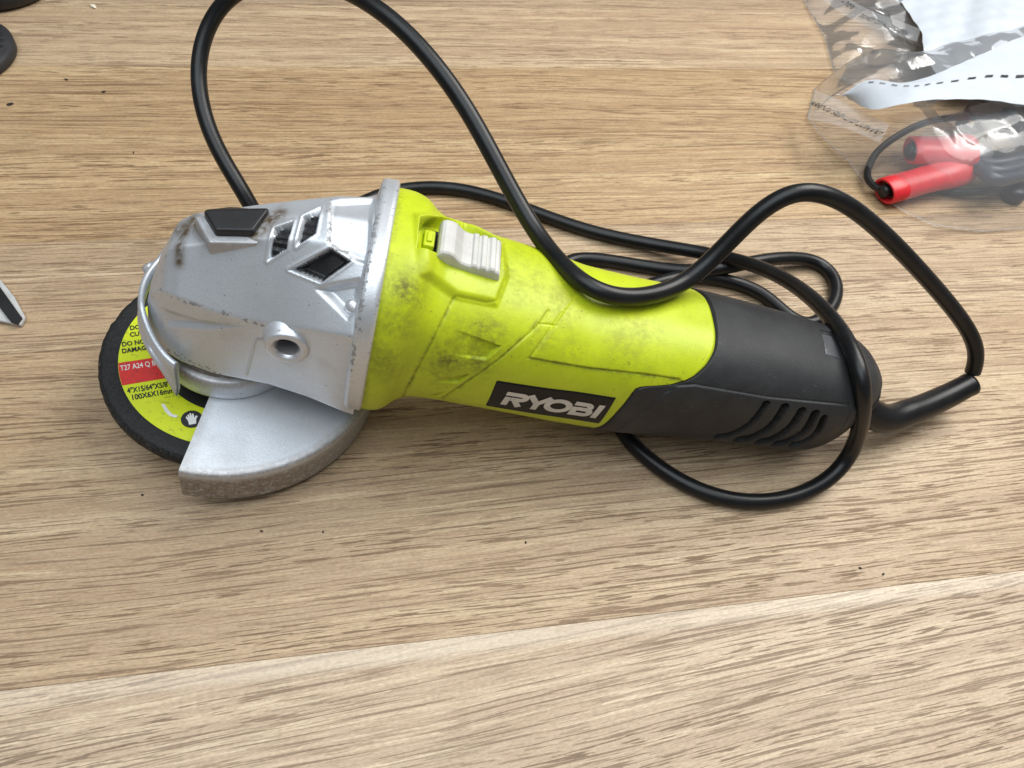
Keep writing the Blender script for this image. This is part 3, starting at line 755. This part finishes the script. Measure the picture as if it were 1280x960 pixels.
# clamp strap hugging the front of the housing, with a torn lower lip
na = 90; angs = np.linspace(146, 246, na); rows = []
for j, a in enumerate(angs):
    lo = float(np.interp(a, [146, 195, 212, 226, 236, 241, 246], [-22, -22, -22.8, -24.5, -28.0, -32.5, -38.5])); hi = -10.5-9.5*sstep(a, 200, 246)+3*sstep(-a, -160, -148)
    rows.append([])
    for k, (rr0, zz) in enumerate([(29.6, hi-.6), (30.6, hi), (31.6, hi-.5), (32.0, hi-2.5), (32.2, (hi*2+lo)/3), (32.2, (hi+lo*2)/3), (32.6, lo+3), (33.2, lo+.6), (33.2, lo), (31.6, lo+.4), (30.6, lo+3), (30.2, (hi+lo)/2)]):
        r2 = rr0*(1+.0*k)
        rows[-1].append((r2*math.cos(math.radians(a))*(.97), r2*math.sin(math.radians(a)), zz))
SP = np.array(rows); n0 = SP.shape[0]*SP.shape[1]
part('clamp_strap', SP.reshape(-1, 3), [tuple(q) for q in grid_faces(na, 12)]+[tuple(range(12)), tuple(range((na-1)*12, na*12))[::-1]], 'silver', guard, True,
     dict(wear=np.full(n0, .22), rust=np.zeros(n0), grease=np.zeros(n0)))
V, Fc, _ = lathe([(.8, 0), (1.6, 0), (3.0, .3), (3.3, 1.0), (3.2, 5), (1.4, 5.2), (.9, 4)], 28)
cl = np.array([-29.0, 9.0, -19.0]); n0 = len(V)
part('clamp_bolt', oriented(V, cl, (-.5, .2, 1)), Fc, 'silver', guard, True, dict(wear=np.full(n0, .3), rust=np.zeros(n0), grease=np.full(n0, .3)))

# --- grinding disc
prf = [(8, -49.9), (28, -49.9), (40, -50.0), (44, -50.0), (46.5, -50.1), (48.6, -50.4), (49.6, -51.0), (50, -52.0), (50, -53.5), (50, -55), (49.5, -56), (47, -56.3), (30, -56.3), (8, -56.3)]
dp = []
for a, b in zip(prf[:-1], prf[1:]):
    k = max(1, int(math.hypot(b[0]-a[0], b[1]-a[1])/.55)); dp += [tuple(np.array(a)*(1-t)+np.array(b)*t) for t in np.linspace(0, 1, k, endpoint=False)]
dp.append(prf[-1]); V, Fc, P = lathe(dp, 420)
r_ = np.hypot(V[:, 0], V[:, 1]); eg = sstep(r_, 48.2, 49.4)
j = rng.normal(0, 1, len(V)).reshape(P.shape[:2]); j = smooth1(smooth1(j, 1, 0, False), 1, 1, True).ravel()
V = V*np.stack([1+eg*j*.005, 1+eg*j*.005, np.ones(len(V))], -1); V[:, 2] += eg*j*.25
disc = part('grinding_disc', V, Fc, 'disc', G, True, dict(edge=eg))
dtx = np.array([math.cos(math.radians(24.5)), math.sin(math.radians(24.5))]); dty = np.array([-dtx[1], dtx[0]])
def ringpart(name, r0, r1, z, mat, clip=None, n=140):
    """annulus (optionally the part of it between two chords of the printed layout)"""
    V, Fc = [], []
    ang = np.radians(np.linspace(0, 360, n, endpoint=False))
    V, Fc, _ = lathe([(r0, z-.08), (r0, z), (r1, z), (r1, z-.08)], n); return part(name, V, Fc, mat, disc, False)
ringpart('paper_label', 27.0, 42.6, -49.72, 'lab_yellow')
ringpart('hub_plate', 9, 27.2, -49.55, 'ink')
# the red band across the label, left of the hub
yy = np.linspace(-5.4, 5.4, 16); Vb = []
for y in yy:
    for x in np.linspace(-math.sqrt(42.5**2-y*y), -math.sqrt(27.3**2-y*y), 8): Vb.append((*(dtx*x+dty*y), -49.62))
part('red_band', Vb, grid_faces(16, 8, False), 'lab_red', disc, False)
def textmesh(name, body, size, parent, mat, place, bold=0.0, sx=1.0, align='LEFT'):
    cu = bpy.data.curves.new(name, 'FONT'); cu.body = body; cu.size = size; cu.offset = bold; cu.resolution_u = 3; cu.align_x = align
    o = bpy.data.objects.new('tmp', cu); COL.objects.link(o)
    dg = bpy.context.evaluated_depsgraph_get(); me = o.evaluated_get(dg).to_mesh()
    V = np.array([v.co[:] for v in me.vertices]); Fc = [tuple(p.vertices) for p in me.polygons]
    o.evaluated_get(dg).to_mesh_clear(); bpy.data.objects.remove(o)
    V[:, 0] *= sx
    return place(V, Fc)
def disctext(body, px, size, mat, bold=.08, sx=1.05):
    p = onplane(px, 2, -49.5)
    def pl(V, Fc):
        W = p[None, :2]+V[:, :1]*dtx+V[:, 1:2]*dty
        return part('printed_text', np.concatenate([W, np.full((len(W), 1), -49.5)], 1), Fc, mat, disc, False)
    return textmesh('t', body, size, disc, mat, pl, bold, sx)
disctext('DO NOT', z2(200, 104), 3.1, 'ink', .08, .82); disctext('CUT', z2(200, 131), 3.1, 'ink', .08, .82)
disctext('DO NOT USE', z2(168, 170), 3.1, 'ink', .08, .8); disctext('DAMAGED', z2(168, 197), 3.1, 'ink', .08, .8)
disctext('T27 A24 Q BF', z2(162, 267), 3.5, 'lab_white', .04, .66)
disctext('4"X15/64"X5/8"', z2(190, 357), 3.4, 'ink', .08, .68); disctext('100X6X16mm', z2(205, 384), 3.4, 'ink', .08, .76)
ic = onplane(z2(447, 460), 2, -49.5)
a = np.linspace(0, 2*np.pi, 32, endpoint=False)
part('icon', [(ic[0]+3.9*math.cos(x), ic[1]+3.9*math.sin(x), -49.52) for x in a], [tuple(range(32))], 'ink', disc, False)
gl = [(-1.3, -2.4), (1.2, -2.4), (1.5, -.4), (2.3, .8), (1.7, 1.2), (1.0, .3), (1.0, 2.2), (.5, 2.4), (.3, 1.0), (.1, 2.7), (-.4, 2.7), (-.4, 1.0), (-.8, 2.3), (-1.3, 2.0), (-1.1, .8), (-1.6, 1.6), (-2.0, 1.2), (-1.5, -.4)]
part('icon_glove', [(ic[0]+x*dtx[0]+y*dty[0], ic[1]+x*dtx[1]+y*dty[1], -49.44) for x, y in gl], [tuple(range(len(gl)))], 'lab_white', disc, False)
sc_ = onplane(z2(355, 430), 2, -49.5)
part('scuff', [(sc_[0]+x, sc_[1]+y, -49.5) for x, y in ((-3.6, 2.8), (-2.4, 3.0), (-.6, .9), (1.6, -.9), (3.8, -1.2), (3.2, -2.2), (1.0, -2.0), (-1.4, -.1))], [tuple(range(8))], 'lab_white', disc, False)

# --- power cord, laid out in the air, over the handle and along the table
RC = .0034
def clear(p, px, pad=.0040):
    """keep the cord on the camera side of the handle where it crosses over it"""
    c, d = lray(px); dn = d/np.linalg.norm(d); best = None
    for P in (YS, GS):
        Q = P.reshape(-1, 3)[::3]-c; tt_ = Q@dn; ds = np.linalg.norm(Q-tt_[:, None]*dn, axis=1); ok = ds < 3.5
        if ok.any(): tm = tt_[ok].min(); best = tm if best is None else min(best, tm)
    if best is None: return p
    lim = C+ray(px)/np.linalg.norm(ray(px))*(best/1000-pad)
    return lim if np.linalg.norm(lim-C) < np.linalg.norm(p-C) else p
path = []
main = [(1214, 470, .350), (1222, 445, .344), (1213, 415, .337), (1183, 375, .326), (1122, 308, .305), (1065, 257, .287), (1020, 239, .279), (982, 243, .278), (942, 270, .281), (902, 312, .287), (862, 350, .290), (820, 369, .292), (770, 373, .292), (722, 352, .292), (676, 302, .292), (632, 226, .292), (590, 145, .292), (546, 82, .292), (500, 32, .293), (452, -3, .296), (398, -26, .305), (338, -28, .316), (284, -6, .326), (253, 45, .331), (246, 105, .332), (262, 168, .332), (289, 216, .331), (313, 255, .334), (330, 288, .340)]
for x, y, t_ in main:
    p = at_depth((x, y), t_); path.append(clear(p, (x, y)) if 690 < x < 890 and y > 300 else p)
path += [at((356, 300), .034), at((395, 285), .014), at((440, 258), RC), at((485, 240), RC)]
s2 = [(525, 234, RC), (572, 235, RC), (630, 250, RC), (690, 274, RC), (760, 296, RC), (850, 311, .006), (922, 324, .015), (985, 348, .034), (1038, 393, .052), (1070, 445, .050), (1081, 500, .036), (1072, 552, .019), (1046, 593, .008), (1000, 620, RC), (940, 630, RC), (880, 617, RC), (830, 590, RC), (795, 560, RC), (777, 538, RC)]
for x, y, z in s2:
    p = at((x, y), z); path.append(clear(p, (x, y)) if 1000 < x and 380 < y < 520 else p)
path += [np.array([.090, .205, RC]), np.array([.082, .245, RC])]
for x, y, z in [(705, 321, RC), (760, 326, RC), (830, 337, RC), (885, 340, .009), (935, 328, .011), (985, 321, .008), (1022, 326, RC), (1044, 347, RC), (1046, 372, RC), (1034, 392, RC)]: path.append(at((x, y), z))
path += [at((1012, 408), RC), at((985, 397), RC), at((955, 366), RC), at((915, 352), RC), at((868, 343), .005), at((825, 352), .006), at((785, 366), .004)]
cp = smooth1(catmull(path, 10), 5, 0, False); cp[:, 2] = np.maximum(cp[:, 2], RC); V, Fc = tube(cp, RC, 18)
cord = mesh_obj('power_cord', (V-gw)@R, Fc, 'cable', G)
# --- cord strain relief
sr = [R@(np.array([246, 0, 1.0])/1000)+O]+[at(p, z) for p, z in (((1100, 522), .0175), ((1140, 514), .0150), ((1180, 497), .0150), ((1213, 480), .0175))]
q = catmull(sr, 10); rr = np.interp(np.linspace(0, 1, len(q)), [0, .25, .4, .97, .985, 1.0], [.0066, .0066, .0062, .0052, .0058, .0054])
V, Fc = tube(q, rr, 26); part_ = mesh_obj('strain_relief', (V-gw)@R, Fc, 'cable', G)
V, Fc, _ = lathe([(.0, 3), (7.4, 3), (8.4, 2), (8.6, -2), (8.6, -9)], 40)
part('cord_collar', oriented(V, (257.5, -1, 1.0), (1, -.15, -.05)), Fc, 'grey', G)

# ------------------------------------------------------------------ plastic bags at the back
def crumple(X, Y, amp, k0=40, n=7, seed=1):
    r = np.random.default_rng(seed); z = np.zeros_like(X)
    for i in range(n):
        a = r.uniform(0, np.pi); k = k0*(1.5**i)*r.uniform(.8, 1.2); ph = r.uniform(0, 1)
        q = (X*np.cos(a)+Y*np.sin(a))*k+ph+.35*np.sin((X*np.sin(a)-Y*np.cos(a))*k*.7+ph*6)
        z += amp/(1.45**i)*(np.abs((q % 1)-.5)*2-.5)
    return z
def star_sheet(name, outline, center, H, mat, parent, base, pw=2.2, amp=.003, seed=1, zb=.0012, nr=70, na=220, k0=40, org=(0, 0, 0)):
    c = np.array(center[:2]); out = np.array([p[:2] for p in outline]); seg = np.vstack([out, out[:1]])
    l = np.r_[0, np.cumsum(np.linalg.norm(np.diff(seg, axis=0), axis=1))]; s_ = np.linspace(0, l[-1], na, endpoint=False)
    E = np.stack([np.interp(s_, l, seg[:, 0]), np.interp(s_, l, seg[:, 1])], -1)
    r = np.linspace(0.001, 1, nr)[:, None, None]; P = c+(E[None]-c)*r
    rr_ = r[..., 0]; Z = H*(1-rr_**pw)
    Z = zb+Z+crumple(P[..., 0], P[..., 1], amp, k0*.45, 4, seed)*(1-rr_**10)*(.75+.25*(1-rr_**2))+np.maximum(0, 0)
    Z = np.maximum(Z, zb*(1-.0*rr_)) if base else Z
    V = np.concatenate([P, Z[..., None]], -1).reshape(-1, 3)-np.array(org)
    sheet = mesh_obj(name, V, grid_faces(nr, na, True), mat, parent)
    # welded hem round the edge of the bag
    hem = V.reshape(nr, na, 3)[-1]; hem = np.vstack([hem, hem[:2]]); Vh, Fh = tube(hem+np.array([0, 0, .0002]), .0004, 6, False); mesh_obj('welded_hem', Vh, Fh, 'film', sheet)
    return sheet
def loft_sheet(name, A, B, mat, parent, n=90, m=40, amp=.0012, seed=3, bulge=0.0, org=(0, 0, 0), thick=.0002):
    A = catmull([at(p, z) for p, z in A], 14); B = catmull([at(p, z) for p, z in B], 14)
    rs = lambda P: np.stack([np.interp(np.linspace(0, 1, n), np.linspace(0, 1, len(P)), P[:, k]) for k in range(3)], -1)
    A, B = rs(A), rs(B); t_ = np.linspace(0, 1, m)[None, :, None]
    P = A[:, None]*(1-t_)+B[:, None]*t_
    P[..., 2] += bulge*np.sin(np.pi*t_[..., 0])+crumple(P[..., 0], P[..., 1], amp, 22, 5, seed)
    P[..., 2] = np.maximum(P[..., 2], .0006)
    o = mesh_obj(name, P.reshape(-1, 3)-np.array(org), grid_faces(n, m, False), mat, parent)
    return o, P
bl = at((1150, 200)); bl = np.array([bl[0], bl[1], 0.0])
B1 = empty('plastic_bag', bl, 'clear plastic bag with a white dashed panel holding red clips and black leads', 'plastic bag')
o1 = [at(p) for p in ((1018, 112), (1008, 150), (1030, 178), (1060, 205), (1085, 240), (1125, 265), (1165, 284), (1225, 292), (1290, 286), (1400, 290), (1480, 240), (1440, 120), (1330, 60), (1240, 70), (1150, 95), (1090, 110), (1050, 122))]
film1 = star_sheet('clear_film', o1, at((1215, 175)), .040, 'film', B1, True, 7.0, .0048, 11, .0015, 90, 260, 34, bl)
wp, WP1 = loft_sheet('white_panel', [((1052, 119), .030), ((1086, 99), .040), ((1128, 104), .046), ((1170, 92), .050), ((1230, 66), .052), ((1290, 42), .052), ((1370, 20), .050)],
           [((1060, 124), .028), ((1092, 136), .040), ((1130, 130), .047), ((1170, 124), .049), ((1230, 126), .050), ((1290, 131), .050), ((1370, 140), .048)], 'paper', B1, 100, 30, .0008, 5, .001, bl)
# dashed tear line printed on the panel
def on_panel(u, v):
    a = np.clip(u, 0, 1)*(WP1.shape[0]-1.001); b = np.clip(v, 0, 1)*(WP1.shape[1]-1.001); i_, j_ = int(a), int(b); fa, fb = a-i_, b-j_
    return (WP1[i_, j_]*(1-fa)+WP1[i_+1, j_]*fa)*(1-fb)+(WP1[i_, j_+1]*(1-fa)+WP1[i_+1, j_+1]*fa)*fb
for k in range(15):
    us = np.linspace(.16+k*.056, .16+k*.056+.027, 6); V = []
    for sd in (-1, 1):
        for u_ in us:
            v_ = float(np.interp(u_, [.15, .3, .45, .6, .75, 1], [.10, .22, .42, .50, .62, .70]))
            V.append(on_panel(u_, v_+sd*.016)+np.array([0, -.0003, .0006]))
    mesh_obj('printed_dash', np.array(V)-bl, [(i, i+1, 7+i, 6+i) for i in range(5)], 'ink', wp, False)
def bagtext(body, px0, px1, z, size, parent, org, zr, flip=False):
    a, b = at(px0, zr[0]+.001), at(px1, zr[1]+.001); T_ = (b-a)/np.linalg.norm(b-a); Up = np.cross([0, 0, 1.0], T_)
    def pl(V, Fc):
        wdt = V[:, 0].max(); k = np.linalg.norm(b-a)/wdt
        W = a+V[:, :1]*k*T_+V[:, 1:2]*size*(-1 if flip else 1)*Up
        return mesh_obj('printed_text', W-org, Fc, 'ink', parent, False)
    return textmesh('t', body, 1.0, parent, 'ink', pl, .02)
loft_sheet('seal_strip', [((1019, 112), .018), ((1060, 130), .028), ((1112, 156), .036)], [((1009, 148), .016), ((1050, 158), .028), ((1100, 178), .036)], 'film', B1, 40, 12, .0004, 2, .001, bl)
bagtext('DO NOT CUT HERE TO OPEN', (1106, 166), (1019, 127), .0310, .0085, film1, bl, (.036, .019))
B2o = at((1130, 50)); B2o = np.array([B2o[0], B2o[1], 0.0])
B2 = empty('plastic_bag', B2o, 'crumpled plastic bag with clear corner and plain white panel behind the dashed bag', 'plastic bag')
o2 = [at(p) for p in ((996, -12), (1012, 18), (1030, 50), (1043, 98), (1075, 112), (1110, 122), (1160, 112), (1200, 80), (1260, 20), (1300, -60), (1200, -90), (1080, -60))]
film2 = star_sheet('clear_film', o2, at((1110, 30)), .020, 'film', B2, True, 2.4, .0060, 23, .0015, 80, 240, 38, B2o)
loft_sheet('white_panel', [((1090, -30), .022), ((1130, 10), .022), ((1150, 40), .022), ((1155, 70), .020), ((1175, 95), .016), ((1195, 118), .010)],
           [((1420, -120), .045), ((1420, -60), .045), ((1420, 0), .045), ((1420, 30), .040), ((1400, 70), .032), ((1380, 100), .02)], 'paper', B2, 70, 50, .0022, 9, .006, B2o)
loft_sheet('seal_strip', [((1025, -22), .028), ((1078, 8), .032), ((1150, 36), .034)], [((1018, -8), .028), ((1072, 28), .032), ((1146, 52), .034)], 'film', B2, 40, 12, .0003, 4, .001, B2o)
bagtext('DO NOT CUT HERE TO OPEN', (1073, 21), (1132, 44), .0340, .0085, film2, B2o, (.0345, .0365))
bagtext('TO OPEN', (1042, -5), (1063, 11), .0325, .0085, film2, B2o, (.0325, .034))

# --- what the near bag holds
def obj_tube(name, px, rad, mat, parent, org, n=14):
    V, Fc = tube(catmull([at((x, y), z) for x, y, z in px], 10), rad, n); return mesh_obj(name, V-org, Fc, mat, parent)
def red_clip(pa, pb, r0, r1, label):
    a, b = at(*pa), at(*pb); T_ = b-a; ln = np.linalg.norm(T_); T_ /= ln
    e = empty('battery_clip', (a[0], a[1], 0.0), label, 'clip'); org = np.array([a[0], a[1], 0.0])
    # flattened boot with an open mouth
    u = np.cross([0, 0, 1.0], T_); u /= np.linalg.norm(u); v = np.cross(T_, u); aa = np.linspace(0, 2*np.pi, 28, endpoint=False); rows = []
    for t_, k in ((.10, .70), (.0, .78), (-.01, .95), (.0, 1.0), (.15, 1.02), (.4, .98), (.6, 1.0), (.72, 1.12), (.9, 1.16), (.985, 1.1), (1.0, .95), (1.0, .05)):
        r_ = (r0*(1-max(t_, 0))+r1*max(t_, 0))*k
        rows.append(a+T_*ln*t_+r_*(np.cos(aa)[:, None]*u*1.12+np.sin(aa)[:, None]*v*.82))
    V = np.concatenate(rows)-org
    boot = mesh_obj('boot', V, grid_faces(len(rows), 28), 'red', e)
    mesh_obj('lead_end', tube(catmull([a-T_*.002, a+T_*.006, a+T_*.014], 4), r0*.45, 10)[0]-org, tube(catmull([a-T_*.002, a+T_*.006, a+T_*.014], 4), r0*.45, 10)[1], 'black', e)
    jaw = np.array([b+T_*0, b+T_*.006, b+T_*.012]); Vj, Fj = tube(jaw, [r1*.6, r1*.5, r1*.35], 10); mesh_obj('jaw', Vj-org, Fj, 'steel', e)
    return e
red_clip(((1106, 239), .008), ((1205, 211), .011), .0078, .0082, 'long red rubber clip boot pointing at the bag corner')
red_clip(((1138, 188), .016), ((1213, 190), .018), .0085, .0098, 'short red rubber clip boot lying across the longer one')
o = obj_tube('black_lead', [(1112, 241, .008), (1092, 232, .006), (1084, 218, .006), (1092, 196, .008), (1110, 178, .012), (1140, 160, .016), (1170, 150, .02), (1210, 146, .02), (1260, 150, .02)], .0021, 'black', None, np.zeros(3)); tag(o, 'thin black lead looping from the long red clip', 'cable')
o = obj_tube('black_lead', [(1160, 232, .004), (1195, 240, .004), (1235, 238, .006), (1262, 226, .008), (1290, 205, .012), (1330, 190, .014)], .0022, 'black', None, np.zeros(3)); tag(o, 'thin black lead curving under the red clips', 'cable')
for k, (dx, dy) in enumerate(((0, 0), (6, 9), (14, 18))):
    o = obj_tube('navy_lead', [(1213, 196+dy*.3, .014), (1240, 205+dy, .016+.002*k), (1270, 200+dy*1.2, .018), (1310, 186+dy, .018), (1350, 178+dy, .018)], .0036, 'navy', None, np.zeros(3)); tag(o, 'dark navy lead bundled beside the short red clip', 'cable', 'navy leads in the near bag')
def rbox(name, px, half, z, rot, mat, label, cat, bev=.002):
    p = at(px, z); bm = bmesh.new(); bmesh.ops.create_cube(bm, size=1)
    for v in bm.verts: v.co = Vector((v.co.x*half[0]*2, v.co.y*half[1]*2, v.co.z*half[2]*2))
    bmesh.ops.bevel(bm, geom=bm.edges[:], offset=bev, segments=3, profile=.6, affect='EDGES')
    # shallow step around the lid
    me = bpy.data.meshes.new(name); bm.to_mesh(me); bm.free(); me.materials.append(MAT[mat])
    o = link(bpy.data.objects.new(name, me)); o.location = p; o.rotation_euler = (0, 0, rot)
    return tag(o, label, cat)
ad = rbox('power_adapter', (1275, 150), (.030, .020, .012), .014, .25, 'black', 'black plastic adapter box lying under the dashed panel', 'adapter')
V, Fc = boxv(-.024, .024, -.015, .015, .0121, .0128); mesh_obj('lid', V, Fc, 'navy', ad, False)
for sx in (-1, 1):
    V, Fc = boxv(-.033, -.0299, sx*.008-.002, sx*.008+.002, -.004, .004); mesh_obj('prong', V, Fc, 'steel', ad, False)
cd = rbox('card_tag', (1240, 176), (.012, .008, .0008), .020, .3, 'tan', 'small tan card tucked behind the red clips', 'card', .0003)
V, Fc = boxv(-.009, .009, -.0002, .0002, .00082, .0010); mesh_obj('fold', V, Fc, 'ink', cd, False)
V, Fc, _ = lathe([(.05, 9), (5.0, 9), (6.5, 8), (7.0, 6), (7.0, 2), (6.2, .3), (.05, .2)], 36)
p = at((1262, 248), 0); o = mesh_obj('rubber_cap', np.asarray(V)/1000, Fc, 'navy'); o.location = p; tag(o, 'round dark rubber cap in the bottom of the clear bag', 'cap')

# ------------------------------------------------------------------ things at the left edge
p = at((-60, 72), 0)
W = empty('abrasive_wheel', (p[0], p[1], 0), 'round black pitted abrasive wheel lying flat on the table', 'wheel')
rad0 = np.linalg.norm((at((22, 74), .006)-at((-60, 72), .006))[:2])
V, Fc, _ = lathe([(rad0*.25, .0075), (rad0*.6, .0075), (rad0*.95, .0070), (rad0, .0058), (rad0, .001), (rad0*.97, 0.0), (rad0*.25, 0.0), (rad0*.25, .0075)], 90)
MAT['pitted'] = mat_rubber('pitted_grey', (.020, .0195, .022), .55)
mesh_obj('wheel_body', V, Fc, 'pitted', W)
for ring_, cnt in ((.80, 30), (.62, 22)):
    for k in range(cnt):
        a = 2*math.pi*(k+.5*(ring_ < .7))/cnt
        V, Fc, _ = lathe([(.00005, .0003), (.0013, .0003), (.0018, 0.0), (.0018, -.001)], 12)
        V = np.asarray(V); V[:, 0] *= 1.5; ca, sa = math.cos(a), math.sin(a)
        V = np.stack([V[:, 0]*ca-V[:, 1]*sa, V[:, 0]*sa+V[:, 1]*ca, V[:, 2]], -1)+np.array([rad0*ring_*ca, rad0*ring_*sa, .0074])
        mesh_obj('pit', V, Fc, 'hole', W)
p = at((-3, -19), 0)
K = empty('black_tool', (p[0], p[1], 0), 'black rounded plastic tool body at the table edge behind the pitted wheel, unseen upper part added for shade', 'tool')
prf2 = [(.001, .105), (.020, .105), (.024, .102), (.026, .095), (.027, .050), (.031, .034), (.0335, .030), (.034, .020), (.034, .012), (.036, .010), (.036, .004), (.034, .001), (.001, 0.0)]  # only the foot shows; unseen upper body made tall to shade the far left
V, Fc, _ = lathe(prf2, 64); V = np.asarray(V); V[:, 0] *= 1.0; mesh_obj('shell', V, Fc, 'black', K)
for k in range(18):
    a = 2*math.pi*k/18; V, Fc = boxv(.0335, .0352, -.0016, .0016, .013, .027); V = np.asarray(V); ca, sa = math.cos(a), math.sin(a)
    mesh_obj('grip_rib', np.stack([V[:, 0]*ca-V[:, 1]*sa, V[:, 0]*sa+V[:, 1]*ca, V[:, 2]], -1), Fc, 'black', K, False)
V, Fc, _ = lathe([(.001, .1062), (.014, .1062), (.016, .1055), (.016, .104)], 40); mesh_obj('cap_disc', V, Fc, 'navy', K)
poly_ = [at(q) for q in ((-40, 318), (2, 352), (20, 374), (34, 400), (28, 410), (0, 404), (-45, 392))]
o3 = np.mean(poly_, 0); o3[2] = 0
TG = empty('plastic_sleeve', o3, 'small white plastic sleeve with a black strip lying beside the grinding disc', 'sleeve')
V, Fc = prism([tuple(q[:2]-o3[:2]) for q in poly_][::-1], .0002, .0022); o = mesh_obj('sleeve', V, Fc, 'whiteplastic', TG, False)
m = o.modifiers.new('bevel', 'BEVEL'); m.width = .0006; m.segments = 2
st_ = [at(q, .0026) for q in ((-30, 330), (-2, 356), (28, 398), (22, 406), (14, 403), (-10, 372), (-34, 345))]
V, Fc = prism([tuple(q[:2]-o3[:2]) for q in st_][::-1], .0022, .0032); mesh_obj('black_strip', V, Fc, 'black', TG, False)

# ------------------------------------------------------------------ crumbs on the table
def crumb(px, r, mat, label, group=None):
    bm = bmesh.new(); bmesh.ops.create_icosphere(bm, subdivisions=1, radius=r)
    for v in bm.verts: v.co *= random.uniform(.6, 1.2); v.co.z *= .5
    me = bpy.data.meshes.new('crumb'); bm.to_mesh(me); bm.free(); me.materials.append(MAT[mat])
    o = link(bpy.data.objects.new('crumb', me)); p = at(px); o.location = (p[0], p[1], r*.35); o.rotation_euler = (0, 0, random.uniform(0, 3)); o.scale = (1.7, 1, 1)
    tag(o, label, 'crumb', group)
for px, r in (((130, 115), .0009), ((13, 131), .0012), ((83, 100), .0008), ((167, 191), .0006), ((178, 619), .0005), ((327, 664), .0005), ((404, 665), .0004), ((657, 678), .0005), ((1075, 710), .0006), ((1104, 718), .0005)):
    crumb(px, r, 'crumb', 'tiny dark crumb of debris lying on the bare oak planks', 'dark crumbs on the table')
crumb((117, 9), .0016, 'palecrumb', 'tiny pale chip lying on the oak plank near the black tool')
